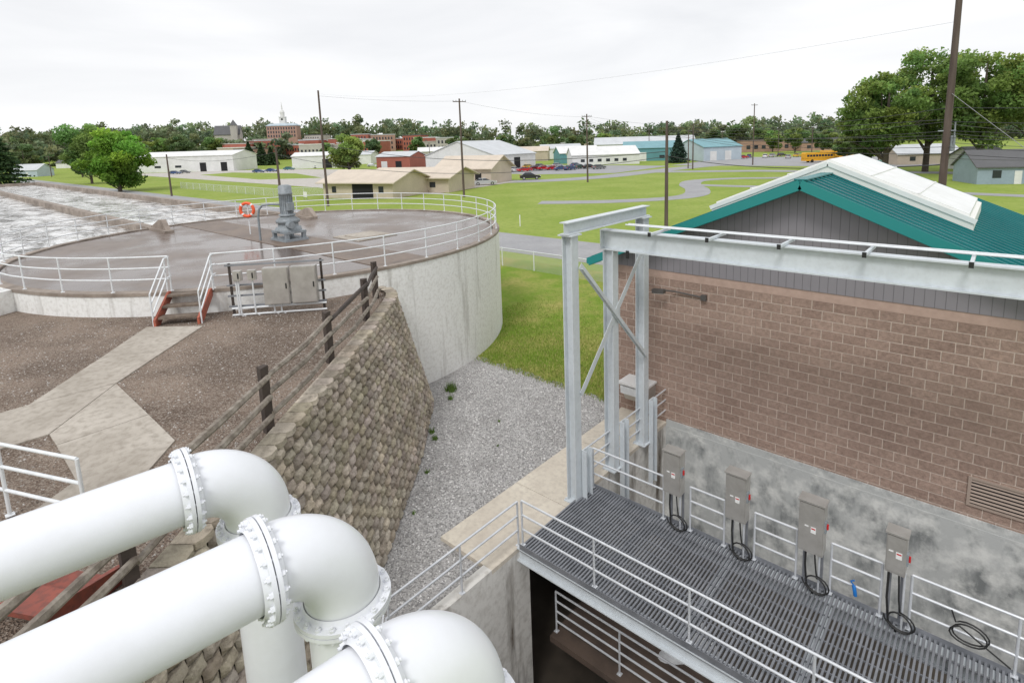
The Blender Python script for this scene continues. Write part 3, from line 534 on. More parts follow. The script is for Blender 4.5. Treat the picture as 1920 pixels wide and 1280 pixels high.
# ---------------- building
bd=thing("pump_building",(3.8,4,0),"brown split-face block building with teal metal roof","building")
MB().box(-1.85,9.6,0,9.2,.2,4.74).box(-1.85,-.02,0,9.2,.0,.2).obj("wall",'masonry',bd)
MB().box(-1.86,9.61,-.008,9.21,4.742,4.99).obj("top_course",mat("smooth_top_course",(.50,.36,.30),(.43,.305,.25),5,.85,bump=.2),bd)
MB().box(-.0,14,-.03,.3,-4,.195).obj("foundation",'found',bd)
MB().box(2.645,2.655,-.004,.02,.2,4.74).obj("control_joint",'joint',bd)
pent=[(-1.9,4.992),(9.65,4.992),(9.65,5.28),(3.8,7.72),(-1.9,5.36)]
MB().extr(pent,-.03,9.2).obj("gable_siding",'siding',bd)
rf=MB(); ap=(3.8,7.86); SL=.42
def rz(s_): return ap[1]-SL*abs(s_-3.8)
for sd in(-1,1):
    x1=3.8+sd*6.25; prof=[(3.8,ap[1]),(x1,rz(x1)),(x1,rz(x1)-.07),(3.8,ap[1]-.07)]
    rf.extr(prof,-.62,9.6)
    y=-.5
    while y<9.6: rf.bar((3.8+sd*.05,y,ap[1]+.02),(x1,y,rz(x1)+.02),.035,.045); y+=.41
rf.bar((3.8,-.62,7.88),(3.8,9.6,7.88),.3,.03); ro=rf.obj("roof",'teal',bd)
for sd in(-1,1):
    x1=3.8+sd*6.3
    MB().bar((3.8,-.64,ap[1]-.10),(x1,-.64,rz(x1)-.10),.03,.24).bar((3.8,-.54,ap[1]-.17),(x1,-.54,rz(x1)-.17),.16,.14).obj("fascia",'trim',bd)
    MB().bar((3.8,-.35,ap[1]-.22),(x1,-.35,rz(x1)-.22),.5,.02).obj("soffit",'trim',bd)
    MB().bar((x1,-.64,rz(x1)-.1),(x1,9.6,rz(x1)-.1),.1,.14).obj("gutter",'trim',bd)
for sd in(-1,1):
    xe=3.8+sd*3.3
    lo=.03; hi=.30
    P=[(3.8,2.0),(xe,2.0),(xe,6.3),(3.8,6.3)]
    vs=[(x,y,rz(x)+lo) for x,y in P]+[(x,y,rz(x)+hi) for x,y in P]
    f=[(4,5,6,7),(0,1,5,4),(1,2,6,5),(2,3,7,6)]
    if sd<0: f=[t[::-1] for t in f]
    MB().add(vs,f).obj("skylight_curb",'cream',ro)
    mb=MB()
    P=[(3.8,2.12),(xe+sd*-.1,2.12),(xe+sd*-.1,6.2),(3.8,6.2)]; vs=[(x_,y_,rz(x_)+hi+.004) for x_,y_ in P]+[(x_,y_,rz(x_)+hi+.10) for x_,y_ in P]
    mb.hexa(vs)
    for i in range(1,3): xx=3.8+sd*3.2*i/3; mb.bar((xx,2.12,rz(xx)+hi+.11),(xx,6.2,rz(xx)+hi+.11),.05,.03)
    mb.bar((3.8,1.98,rz(3.8)+hi-.02),(xe+sd*.05,1.98,rz(xe+sd*.05)+hi-.02),.03,.12)
    mb.obj("skylight_panel",'skyl',ro)
lv=MB(); 
lv.box(7.5,7.56,-.05,.0,.5,1.2).box(9.0,9.06,-.05,0,.5,1.2).box(7.56,9.0,-.05,0,1.15,1.2).box(7.56,9.0,-.05,0,.5,.55)
for i in range(7): lv.bar((7.56,-.03,.6+i*.085),(9.0,-.03,.6+i*.085),.05,.012,up=(0,-.6,1))
lv.obj("louvre",mat("tan_louvre",(.38,.30,.25),rough=.5),bd); MB().box(7.56,9.0,-.004,-.002,.55,1.15).obj("louvre_opening",'dark',bd)
wl=thing("wall_lamp",(-.1,0,4.4),"bronze wall floodlight on a conduit arm","lamp")
MB().tube([(1.15,-.06,4.36),(.3,-.1,4.42),(.05,-.35,4.48)],.025,8).box(1.1,1.25,-.12,0,4.28,4.44).obj("conduit",'lamp',wl)
MB().bar((-.3,-.38,4.42),(.08,-.38,4.45),.16,.12).obj("lamp_head",'lamp',wl); MB().bar((-.26,-.38,4.352),(.05,-.38,4.376),.12,.01).obj("lens",'cream',wl)
hd=thing("exhaust_hood",(-.9,-.3,.9),"light grey ventilation hood on the block wall","vent hood")
MB().extr([(-1.35,1.3),(-.35,1.3),(-.35,1.36),(-1.35,1.36)],-.75,0).obj("lid",'wht',hd)
MB().hexa([(-1.3,-.35,.65),(-.4,-.35,.65),(-.4,0,.65),(-1.3,0,.65),(-1.3,-.7,1.29),(-.4,-.7,1.29),(-.4,0,1.29),(-1.3,0,1.29)]).obj("hood",'stain',hd)
MB().hexa([(-1.25,-.72,1.0),(-.45,-.72,1.0),(-.45,-.66,1.0),(-1.25,-.66,1.0),(-1.25,-.74,1.25),(-.45,-.74,1.25),(-.45,-.7,1.25),(-1.25,-.7,1.25)]).obj("flap",'rail',hd)
# ---------------- basins
bs=thing("aeration_basin",(-70,-2,0),"long rectangular concrete aeration basin","basin")
for y,xe in((1.55,-24.0),(-5.5,-26.0),(-12.6,-27.5)): MB().box(-112,xe,y-.2,y+.25,3.0 if y<1 else 0,4.90).obj("wall",'rim',bs)
MB().box(-112.4,-112.0,-12.8,1.8,0,4.86).obj("wall",'rim',bs)
for y,x in((1.7,-24.6),(-5.4,-27.0)): MB().extr([(x-1.9,4.905),(x+.6,4.905),(x,5.4),(x-.4,5.4)],y-.12,y+.12).obj("gusset",'rim',bs)
MB().sheet([(-112,-12.4),(-22,-12.4),(-22,-5.7),(-112,-5.7)],4.45).obj("water",'water',kind="structure")
MB().sheet([(-112,-5.25),(-22,-5.25),(-22,1.35),(-112,1.35)],4.45).obj("water",'water',kind="structure")
MB().sheet([(-112,-24),(-30,-24),(-30,-12.8),(-112,-12.8)],4.45).obj("water",'water',kind="structure")
# ---------------- chain-link fences
def chain(pts,h,label,sp=3):
    e=thing("chain_link_fence",(*pts[0],0),label,"fence")
    for i in range(len(pts)-1):
        a=Vector((*pts[i],0));b=Vector((*pts[i+1],0)); MB().add([a,b,b+Vector((0,0,h)),a+Vector((0,0,h))],[(0,1,2,3)]).obj("mesh_panel",'chain',e)
        MB().tube([a+Vector((0,0,h)),b+Vector((0,0,h))],.03,6).obj("rail",'rail',e)
        n=int((b-a).length/sp); me=MB().tube([(0,0,0),(0,0,h+.05)],.04,6).mesh("post",[M['rail']])
        for j in range(n+1):
            o=bpy.data.objects.new("post",me);COL.objects.link(o);o.parent=e;o.location=a.lerp(b,j/max(n,1))-e.location
chain([(-60,13.9),(-2,13.9)],1.35,"galvanised chain-link fence along the asphalt road")
chain([(-150,34),(-100,34),(-92,42)],1.5,"chain-link fence around the grass yard",4)
# ---------------- poles and wires
def pole(x,y,h,r=.16,arms=1,lean=(0,0),label="tall weathered wooden utility pole",yaw=0):
    z=hgt(x,y); e=thing("utility_pole",(x,y,z),label,"utility pole","utility poles")
    tx,ty=x+lean[0],y+lean[1]
    MB().tube([(x,y,z-.2),((x+tx)/2,(y+ty)/2,z+h/2),(tx,ty,z+h)],[r*1.15,r,r*.75],10).obj("pole",'polew',e)
    for i in range(arms):
        f=1-(.5+i*1.6)/h; c=Vector((x+lean[0]*f,y+lean[1]*f,z+h*f)); d=Vector((math.cos(math.radians(yaw)),math.sin(math.radians(yaw)),0))*1.1
        MB().bar(c-d,c+d,.1,.12).obj("crossarm",'polew',e); mb=MB()
        for k in(-.95,-.5,.5,.95): mb.tube([c+d*k+Vector((0,0,.06)),c+d*k+Vector((0,0,.2)),c+d*k+Vector((0,0,.28))],[.03,.06,.03],8)
        mb.obj("insulators",'grey',e)
    return e
PO=[(-72.5,29.7,17.5,0),(-62.4,48.9,16.3,1),(-60.9,83.3,14.3,2),(-18.6,36.4,10.6,0),(-59,131.2,12.5,1),(-50.8,154.7,18,1),(-73.9,23.1,9.3,0),(-124.7,24.2,8.6,0)]
for x,y,h,a in PO: pole(x,y,h,.17,a,yaw=60)
pole(5.35,16.2,17,.15,1,(.15,-.75),"tall dark wooden utility pole leaning slightly beside roof",60)
MB().tube([(5.75,15.8,8.9),(5.1,15.75,8.9)],.04,6).tube([(5.62,15.95,8.0),(5.62,15.95,8.7)],.13,12).tube([(5.7,15.8,8.3),(5.7,15.8,9.3)],.03,6).obj("pole_insulator",'grey',label="grey insulator hardware clamped on leaning pole",category="insulator",origin=(5.4,15.7,8.5))
for k,d,h in((.21,250,13),(.5,190,11),(.34,260,11),(-.855,240,9),(-.78,300,9),(.62,150,11),(-.18,270,10),(.28,160,11),(.44,230,11)): 
    x,y,z=site(k,d); pole(x,y,h,.15,1,yaw=70)
def wire(a,b,sag,r=.011,m='wire'):
    a=Vector(a);b=Vector(b); pts=[a.lerp(b,t)-Vector((0,0,4*sag*t*(1-t))) for t in frange(0,1,22)]
    MB().tube(pts,r,5,caps=False).obj("power_line",m,label="thin overhead power line between utility poles",category="wire",group="overhead wires",origin=tuple(a))
bp=(5.45,15.75)
for z,dy in((8.6,0),(9.3,.1),(9.9,-.2),(7.9,0),(8.9,.2),(8.2,.1)):
    wire((*bp,z),(-18.6,36.4+dy,10.4-(10.6-z)*.35),.6,.013); wire((*bp,z),(40,8+dy*5,z+.5),.8,.013)
for z in(9.2,7.7,8.4,8.8): wire((*bp,z),(20,60,z-.5),.6,.013)
for z in(9.4,8.7): wire((*bp,z),(-60.9,83.3,z+3.5),1.2,.014)
wire((-18.6,36.4,7.6),(-72.5,29.7,9.5),1.6,.035); wire((-18.6,36.4,7.2),(5.4,16,7.4),.6,.028); wire((-18.6,36.4,7.1),(-73.9,23.1,8.2),2.2,.03); wire((-124.7,24.2,7.9),(-73.9,23.1,8.6),1.0,.025)
wire((-72.5,29.7,16.7),(-62.4,48.9,15.9),.3,.012); wire((-62.4,48.9,15.9),(-60.9,83.3,13.7),.6,.012)
for z in(13.9,12.4): wire((-60.9,83.3,z),(-59,131,z-1.5),.8,.018); wire((-60.9,83.3,z),(-18.6,36.4,10.2),1,.011)
wire((5.5,15.6,13.5),(-72.5,29.7,17),1.5,.005,'wireg')
wire((5.5,15.6,10.5),(14,10,3),.1,.012,'wireg')
# ---------------- trees
def leafmesh(name,P,S,Cc,parent=None,off=(0,0,0),seed=0,**kw):
    rg=np.random.default_rng(seed); n=len(P); u=rg.normal(size=(n,3)); u/=np.linalg.norm(u,axis=1)[:,None]; v=rg.normal(size=(n,3)); v=np.cross(u,v); v/=np.linalg.norm(v,axis=1)[:,None]
    S=S[:,None]; V=np.stack([P-u*S,P+v*S*.55,P+u*S,P-v*S*.55],1).reshape(-1,3)-np.array(off)
    me=bpy.data.meshes.new(name); me.vertices.add(4*n); me.vertices.foreach_set("co",V.ravel().astype(np.float32)); me.loops.add(4*n); me.loops.foreach_set("vertex_index",np.arange(4*n,dtype=np.int32)); me.polygons.add(n); me.polygons.foreach_set("loop_start",np.arange(0,4*n,4,dtype=np.int32)); me.polygons.foreach_set("loop_total",np.full(n,4,dtype=np.int32)); me.update(calc_edges=True)
    a=me.color_attributes.new("col",'FLOAT_COLOR','POINT'); cc=np.concatenate([np.repeat(Cc,4,0),np.ones((4*n,1))],1); a.data.foreach_set("color",cc.ravel().astype(np.float32)); me.materials.append(M['leaf'])
    o=bpy.data.objects.new(name,me); COL.objects.link(o)
    if parent is not None: o.parent=parent
    tag(o,**kw); return o
GAIN=2.2
def crown(rg,c,rx,rzv,ncl,n,size,tone,conifer=False,spread=.3,low=0):
    tone=tuple(t*GAIN for t in tone)
    if conifer:
        t=rg.random(n)**.75; a=rg.random(n)*6.283; lay=np.round(t*14)/14; rad=rx*(1-lay)*(.75+.35*rg.random(n))*(rg.random(n)**.35)+.1; rad*=1+.25*np.sin(a*5+lay*30)
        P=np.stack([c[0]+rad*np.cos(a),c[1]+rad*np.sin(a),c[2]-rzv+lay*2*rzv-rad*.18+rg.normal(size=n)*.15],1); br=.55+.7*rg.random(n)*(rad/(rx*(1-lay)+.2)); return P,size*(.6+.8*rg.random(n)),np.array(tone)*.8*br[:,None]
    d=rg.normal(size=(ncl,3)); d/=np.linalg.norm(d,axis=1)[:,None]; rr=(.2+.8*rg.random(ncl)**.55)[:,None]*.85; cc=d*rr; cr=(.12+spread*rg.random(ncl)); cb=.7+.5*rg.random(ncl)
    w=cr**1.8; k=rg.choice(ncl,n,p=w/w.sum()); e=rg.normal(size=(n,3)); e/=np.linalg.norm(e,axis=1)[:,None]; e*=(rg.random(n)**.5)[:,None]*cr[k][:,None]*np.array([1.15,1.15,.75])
    q_=cc[k]+e; tz=np.clip(.78+.35*q_[:,2]+.9*e[:,2]/cr[k]*.22,.6,1.35)  # leaf colour paler toward crown and clump tops: light from above painted in
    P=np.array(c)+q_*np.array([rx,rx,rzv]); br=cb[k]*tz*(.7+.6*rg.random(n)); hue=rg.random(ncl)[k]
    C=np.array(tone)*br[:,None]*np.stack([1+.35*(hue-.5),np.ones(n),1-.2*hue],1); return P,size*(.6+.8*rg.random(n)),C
def tree(name,x,y,h,cr,seed,n=9000,leaf=.35,tone=(.075,.13,.025),tr=.3,base=.2,ncl=34,conifer=False,label="leafy green tree",group=None,spread=.28):
    z=hgt(x,y); e=thing(name,(x,y,z),label,"tree",group); rg=np.random.default_rng(seed); rr=random.Random(seed)
    mb=MB(); mb.tube([(x,y,z-.2),(x+.1,y,z+h*.3),(x-.1,y+.1,z+h*.62),(x,y,z+h*.85)],[tr*1.3,tr,tr*.6,tr*.15],10)
    cz=z+h*(base+(1-base)/2); hz=h*(1-base)/2
    if not conifer:
        for i in range(14):
            a=i*2.4+rr.random(); z0=z+h*(base*.7+.3*rr.random()); L=cr*(.5+.35*rr.random()); zz=z0+h*(.15+.28*rr.random())
            mb.tube([(x,y,z0),(x+L*.5*math.cos(a),y+L*.5*math.sin(a),z0+(zz-z0)*.6),(x+L*math.cos(a+.2),y+L*math.sin(a+.2),zz)],[tr*.45,tr*.28,tr*.08],7)
    mb.obj("trunk",'bark',e)
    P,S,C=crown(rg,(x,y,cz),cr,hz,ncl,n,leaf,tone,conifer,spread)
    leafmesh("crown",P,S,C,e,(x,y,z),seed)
x,y,z=site(-.737,134); tree("leafy_tree",x,y,16.5,8.0,1,21000,.34,(.115,.205,.035),.35,.02,70,label="full round bright green tree beside the basin",spread=.24)
x,y,z=site(-.785,175); tree("leafy_tree",x,y,20,8,2,11000,.42,(.105,.165,.055),.3,.08,40,label="leafy green tree behind the round tree")
x,y,z=site(-.95,180); tree("conifer_tree",x,y,19,8.5,3,11000,.5,(.035,.065,.025),.35,0,conifer=True,label="dark green spruce tree at edge of the basin")
x,y,z=site(-.325,185); tree("leafy_tree",x,y,13.5,6.3,4,8000,.42,(.13,.175,.05),.3,.1,36,label="yellow-green tree beside the pale yard")
for i,(k,d,h,c) in enumerate([(-.478,300,11,4.5),(-.50,305,12,5),(-.462,298,9,4)]): x,y,z=site(k,d); tree("conifer_tree",x,y,h,c,10+i,3500,.6,(.035,.06,.025),.25,0,conifer=True,label="dark conifer tree near the white shed")
x,y,z=site(.262,196); tree("conifer_tree",x,y,9.8,3.9,14,5000,.4,(.03,.055,.04),.25,0,conifer=True,label="blue-green spruce tree beside the teal buildings")
for i,(k,d,h,c,s_) in enumerate([(.632,112,21,9,21),(.705,120,28,10.5,22),(.80,108,25,9.5,23),(.90,120,27,11,24),(.60,125,15,6.5,25)]):
    x,y,z=site(k,d); tree("shade_tree",x,y,h,c,s_,17000,.34,(.105,.155,.045),.5,.18,95,label="large spreading green shade tree behind the teal roof",spread=.15,group="large shade trees")
tree_specs=[(.035,300,16,8),(.365,300,18,7.5),(.41,310,14,6),(.33,330,14,6),(.47,260,12,6),(.52,240,12,6),(-.28,300,14,5),(.56,170,9,4),(-.62,330,17,8),(-.70,300,15,8),(-.80,230,13,6),(-.9,260,15,8),(.20,330,13,6),(.13,320,13,6),(-.05,330,14,6),(-.13,310,13,6),(-.56,340,16,7),(-.66,350,18,9),(-.2,330,13,6),(.27,320,13,6),(.43,280,11,5),(.08,325,13,6),(-.365,290,11,5)]
for i,(k,d,h,c) in enumerate(tree_specs):
    x,y,z=site(k,d); t_=R.uniform(.8,1.2); tree("leafy_tree",x,y,h,c,40+i,3200,.6,(.095*t_,.135*t_,.05),.25,.12,24,label="green tree among the distant buildings",group="trees around the town")
def wood(name,klist,seed,label):
    rg=np.random.default_rng(seed); Ps=[];Ss=[];Cs=[]
    for k,d,h,r in klist:
        x,y,z=site(k,d); t=rg.uniform(.75,1.15); P,S,C=crown(rg,(x,y,z+h*.45),r,h*.55,12,260,1.3,(.10*t,.125*t*rg.uniform(.9,1.1),.075*t),False,.3); Ps.append(P);Ss.append(S);Cs.append(C)  # paler, bluer leaf tone: distance haze put into the colour
    leafmesh(name,np.concatenate(Ps),np.concatenate(Ss),np.concatenate(Cs),None,(0,0,0),seed,label=label,category="trees",kind="stuff")
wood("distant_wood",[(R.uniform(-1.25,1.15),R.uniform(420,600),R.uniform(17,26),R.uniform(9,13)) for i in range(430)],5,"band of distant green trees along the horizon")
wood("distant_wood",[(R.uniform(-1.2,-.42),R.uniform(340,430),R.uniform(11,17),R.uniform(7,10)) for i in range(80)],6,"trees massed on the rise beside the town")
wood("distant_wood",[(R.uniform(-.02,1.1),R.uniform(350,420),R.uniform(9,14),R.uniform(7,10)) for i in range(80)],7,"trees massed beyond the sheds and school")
# ---------------- far buildings
def house(name,k,d,L,W,eave,ridge,rel,wm,rm,label,openings=(),cat="building",off=.35,group=None):
    x,y,z=site(k,d)
    e=thing(name,(x,y,z),label,cat,group,VA+rel)
    l,w_=L/2,W/2
    mb=MB(); mb.box(-l,l,-w_,w_,-1,eave)
    if ridge>eave:
        for sx in(-1,1): mb.add([(sx*l,-w_,eave),(sx*l,w_,eave),(sx*l,0,ridge-.02)],[(0,1,2)])
    mb.obj("wall",wm,e,True)
    mb=MB(); o=off; sl=(ridge-eave)/w_ if ridge>eave else 0
    if ridge>eave:
        hl=l+o
        for sy in(-1,1):
            a=[(-l-o,sy*(w_+o),eave-sl*o),(l+o,sy*(w_+o),eave-sl*o),(hl,0,ridge),(-hl,0,ridge)]; b=[(p[0],p[1],p[2]+.18) for p in a]; mb.hexa(a+b)
    else: mb.box(-l-.15,l+.15,-w_-.15,w_+.15,eave,eave+.4)
    mb.obj("roof",rm,e,True)
    for f,a0,a1,z0,z1,kind in openings:
        mb=MB(); t=.06
        if f=='S': mb.box(a0,a1,-w_-t,-w_+.02,z0,z1)
        elif f=='N': mb.box(a0,a1,w_-.02,w_+t,z0,z1)
        elif f=='E': mb.box(l-.02,l+t,a0,a1,z0,z1)
        else: mb.box(-l-t,-l+.02,a0,a1,z0,z1)
        mb.obj(kind,'glass' if kind=='window' else ('dark' if kind=='doorway' else 'w_white'),e,True)
    return e
U=lambda u:(u-1000)/1045+.004
house("shed",U(375),262,48,18,7.0,9.0,-6,'w_white','r_white',"long white metal shed with dark doorways",[('S',8,11,0,4,'doorway'),('S',18,21,0,4,'doorway'),('S',-4,-1,2,3,'window'),('S',-14,-11,2,3,'window')])
house("office_building",U(705),103,15,11,2.9,4.6,-22,'w_beige','r_tan',"low beige building with tan roof and open porch",[('S',-1,3.4,0,2.5,'doorway'),('S',4.6,5.6,1,2.1,'window'),('S',-5.5,-4.6,1,2.1,'window')],off=.9)
house("office_building",U(790),112,18,11,2.9,4.4,-20,'w_beige','r_tan',"long beige building with tan metal roof",[('S',-4,-3,0,2.1,'door'),('S',1,2,0,2.1,'door'),('S',5,6.2,1,2,'window')],off=.9)
house("office_building",U(890),130,14,10,3.6,6.0,-25,'w_beige','r_tan',"tall beige office beside the long beige building",[('S',-4,-2.6,1.2,2.3,'window'),('S',-.5,.8,1.2,2.3,'window'),('S',3,4.6,0,2.4,'doorway')],off=.8)
house("warehouse",U(900),196,20,34,5,9.6,50,'w_white','r_grey',"large white warehouse with broad grey gable roof",[('S',-1,2,0,4,'doorway'),('W',-8,-4,0,4,'doorway')])
house("brick_shop",U(755),212,14,12,5,6.6,-18,'w_brick','r_grey',"small red brick shop with grey roof",[('S',-5,-2.5,.3,3.3,'door'),('S',1,3.5,.3,3.3,'doorway')])
house("shed",U(602),255,20,12,5.5,7,5,'w_white','r_white',"white shed beside the yellow-green tree",[('S',3,7,0,4,'doorway')])
house("shed",U(1128),205,24,14,3.6,6.3,4,'w_white','r_white',"low white metal building with many windows",[('S',-9+i*3,-7.6+i*3,1.2,2.2,'window') for i in range(6)])
house("shed",U(1080),225,16,12,4,6.5,10,'w_teal','r_white',"teal walled shed behind the white building",[('S',-3,0,0,3,'door')])
house("shed",U(1220),228,22,16,5,7.5,-12,'w_teal','r_teal',"teal metal workshop building",[('S',-5,-2,0,3.4,'door'),('S',3,5,1,2.2,'window')])
house("shed",U(1325),215,18,16,5,7.8,24,'w_bluegrey','r_teal',"pale blue-grey metal workshop with white doors",[('S',-6,-3,0,3.4,'door'),('S',1,4,0,3.4,'door')])
house("shed",U(1205),258,44,18,6.5,9.5,-8,'w_white','r_grey',"long white warehouse behind teal workshops",[('S',-8,-4,0,4,'doorway')])
house("school_building",U(1430),300,34,20,5.5,5.5,2,'w_brick2','r_brown',"flat-roofed brown brick school building",[('S',-14+i*4,-12+i*4,1.5,3.4,'window') for i in range(7)])
house("school_building",U(1540),290,30,14,4,6,0,'w_brick2','r_dark',"low brick building beside the school buses",[('S',-12+i*4,-10+i*4,1.2,2.8,'window') for i in range(6)])
house("house",U(1590),190,8,7,2.6,4.2,10,'w_white','r_red',"small white house with red roof",[('S',-2,-1,0,2,'door')],"house")
house("house",U(1720),150,16,9,2.8,5.0,-4,'w_tan','r_grey',"tan bungalow under the shade trees",[('S',-5,-3.6,1,2.1,'window'),('S',3,4.4,1,2.1,'window')],"house")
house("house",U(1880),92,11,8,2.8,5.2,-14,'w_blue','r_dark',"grey-blue house with dark roof behind trees",[('S',-3.4,-2.2,1,2.2,'window'),('S',-.4,.6,0,2.1,'door'),('S',2.4,3.8,1,2.2,'window')],"house")
house("house",U(1830),125,9,7,2.6,4.8,12,'w_white','r_dark',"white cottage with dark roof under trees",[('S',-2,-1,1,2,'window')],"house")
house("house",U(68),255,12,9,3,5.5,0,'w_bluegrey','r_grey',"small pale blue house near the road",[('S',-3,-2,1,2,'window'),('S',1,2,0,2,'door')],"house")
house("house",U(140),330,10,8,3,5,0,'w_white','r_dark',"small white house beyond the road",[('S',1,2,0,2,'door')],"house")
house("shed",U(985),262,22,12,4.5,6.5,-6,'w_tan','r_tan',"tan shed behind the car park")
house("shed",U(1050),285,20,12,5,7,6,'w_white','r_grey',"grey-roofed shed behind the car park")
house("shed",U(660),290,26,12,4.5,6.2,-4,'w_white','r_grey',"grey-roofed white shed below the town",[('S',-3,0,0,3,'doorway')])
house("shed",U(830),300,24,12,5,7,8,'w_stone','r_white',"pale stone shed below the town",[('S',3,6,0,3,'doorway')])
tr_=random.Random(21); tm=['w_brick','w_brick2','w_brick','w_stone','w_white','w_brick2','w_tan','w_brick']
for i in range(46):
    u=tr_.uniform(440,860) if i<36 else tr_.uniform(1000,1500); d=tr_.uniform(315,430); L=tr_.uniform(9,20); hh=tr_.choice([6,8,9,10,11]) if i<36 else 5.5; rel=tr_.uniform(-20,20); n=int(L//2.2)
    k=U(u); m=tr_.choice(tm)
    x,y,z=site(k,d); e=thing("town_building",(x,y,z),{'w_brick':"red brick downtown building with flat roof",'w_brick2':"brown brick downtown building with flat roof",'w_stone':"grey stone downtown building with flat roof",'w_white':"white painted downtown building with flat roof",'w_tan':"tan downtown building with flat roof"}[m],"building","downtown buildings",VA+rel)
    MB().box(-L/2,L/2,-6,6,-3,hh).obj("wall",m,e,True); MB().box(-L/2-.2,L/2+.2,-6.2,6.2,hh,hh+.5).obj("roof",tr_.choice(['r_grey','w_stone','r_dark','r_white']),e,True)
    mb=MB()
    for fl in range(int(hh//3.4)):
        for j in range(n): a=-L/2+1+j*(L-2)/max(n,1); mb.box(a,a+1.0,-6.05,-5.98,1.2+fl*3.3,3.0+fl*3.3)
    mb.obj("windows",'glass',e,True,kind="stuff")
x,y,z=site(U(542),410); ch=thing("courthouse",(x,y,18.5),"stone and brick courthouse with domed clock tower","courthouse",None,VA+8); ch.scale=(.6,.6,.6)
MB().box(-17,17,-9,9,-28,11).obj("wall",'w_brick2',ch,True)
mb=MB(); mb.box(-17.5,17.5,-9.5,9.5,11,11.8); mb.hexa([(-17,-9,11.8),(17,-9,11.8),(17,9,11.8),(-17,9,11.8),(-14,-6.5,14),(14,-6.5,14),(14,6.5,14),(-14,6.5,14)]); mb.obj("roof",'w_bluegrey',ch,True)
mb=MB()
for fl in range(3):
    for j in range(11): mb.box(-15.8+j*2.95,-14.4+j*2.95,-9.08,-8.98,-2+fl*4.4,.8+fl*4.4)
mb.obj("windows",'glass',ch,True)
mb=MB(); mb.box(-3.4,3.4,-3.4,3.4,13,21.5); mb.box(-3.8,3.8,-3.8,3.8,21.5,22); mb.tube([(0,0,22),(0,0,26.6)],2.5,12,sm=False); mb.tube([(0,0,26.6),(0,0,27.4),(0,0,29.0),(0,0,30.2),(0,0,31)],[2.8,2.6,2.1,1.1,.6],16); mb.tube([(0,0,31),(0,0,33.2),(0,0,39)],[.8,.7,.15],8); mb.obj("clock_tower",'w_white',ch,True)
MB().tube([(0,-3.42,19),(0,-3.5,19)],1.2,20).obj("clock_face",'dark',ch,True)
x,y,z=site(U(440),400); z=max(z,11); cc=thing("church",(x,y,z),"grey stone church with steep dark roofs","church",None,VA+15)
MB().box(-8,8,-5,5,-8,9).add([(-8,-5,9),(-8,5,9),(-8,0,15)],[(0,1,2)]).add([(8,-5,9),(8,5,9),(8,0,15)],[(0,1,2)]).box(3,7,-8,-4,-8,15).obj("wall",'w_stone',cc,True)
MB().hexa([(-8.4,-5.5,8.7),(8.4,-5.5,8.7),(8.4,0,15),(-8.4,0,15),(-8.4,-5.5,9),(8.4,-5.5,9),(8.4,0,15.3),(-8.4,0,15.3)]).hexa([(-8.4,5.5,8.7),(8.4,5.5,8.7),(8.4,0,15),(-8.4,0,15),(-8.4,5.5,9),(8.4,5.5,9),(8.4,0,15.3),(-8.4,0,15.3)]).hexa([(2.8,-8.2,15),(7.2,-8.2,15),(7.2,-3.8,15),(2.8,-3.8,15),(4.9,-6.1,19),(5.1,-6.1,19),(5.1,-5.9,19),(4.9,-5.9,19)]).obj("roof",'r_dark',cc,True)
# ---------------- cars
body=MB()
prof=[(-2.25,.32),(-2.3,.6),(-2.22,.88),(-1.75,.95),(-1.05,1.0),(.75,1.0),(1.2,.92),(2.0,.8),(2.27,.62),(2.3,.35),(1.75,.28),(-1.75,.28)]
body.extr(prof,-.88,.88)
body.hexa([(-1.25,-.66,1.36),(.25,-.66,1.36),(.25,.66,1.36),(-1.25,.66,1.36),(-1.15,-.6,1.43),(.15,-.6,1.43),(.15,.6,1.43),(-1.15,.6,1.43)])
for s_ in(-1,1): body.bar((-.45,s_*.86,1.0),(-.45,s_*.68,1.38),.07,.03)
gl=MB().hexa([(-1.75,-.82,1.0),(.95,-.82,1.0),(.95,.82,1.0),(-1.75,.82,1.0),(-1.2,-.65,1.36),(.2,-.65,1.36),(.2,.65,1.36),(-1.2,.65,1.36)])
wh=MB().tube([(0,-.1,0),(0,.1,0)],.33,20); rim=MB().tube([(0,-.112,0),(0,.112,0)],.2,12)
glm=gl.mesh("window",'glass'); whm=wh.mesh("wheel",'tyre'); rmm=rim.mesh("rim",'rimm'); bmesh_=body.mesh("body",'wht')
hl=MB().box(2.2,2.31,-.8,-.5,.58,.72).box(2.2,2.31,.5,.8,.58,.72).mesh("headlight",'wht'); tl=MB().box(-2.31,-2.2,-.82,-.55,.65,.85).box(-2.31,-2.2,.55,.82,.65,.85).mesh("taillight",'red')
CC={}
def car(x,y,yaw,cn,c,label=None,sc=(1,1,1),group="parked cars"):
    if cn not in CC:
        m=mat("car_paint_"+cn,c,rough=.25,coat=.6); b=bmesh_.copy(); b.materials[0]=m; CC[cn]=b
    e=thing("parked_car",(x,y,hgt(x,y)+.035),label or f"{cn} car parked on the asphalt lot","car",group,yaw); e.scale=sc
    for nm,me in(("body",CC[cn]),("window",glm),("headlight",hl),("taillight",tl)):
        o=bpy.data.objects.new(nm,me);COL.objects.link(o);o.parent=e
    for a,b in((1.4,.8),(1.4,-.8),(-1.4,.8),(-1.4,-.8)):
        o=bpy.data.objects.new("wheel",whm);COL.objects.link(o);o.parent=e;o.location=(a,b,.33); r_=bpy.data.objects.new("rim",rmm);COL.objects.link(r_);r_.parent=o
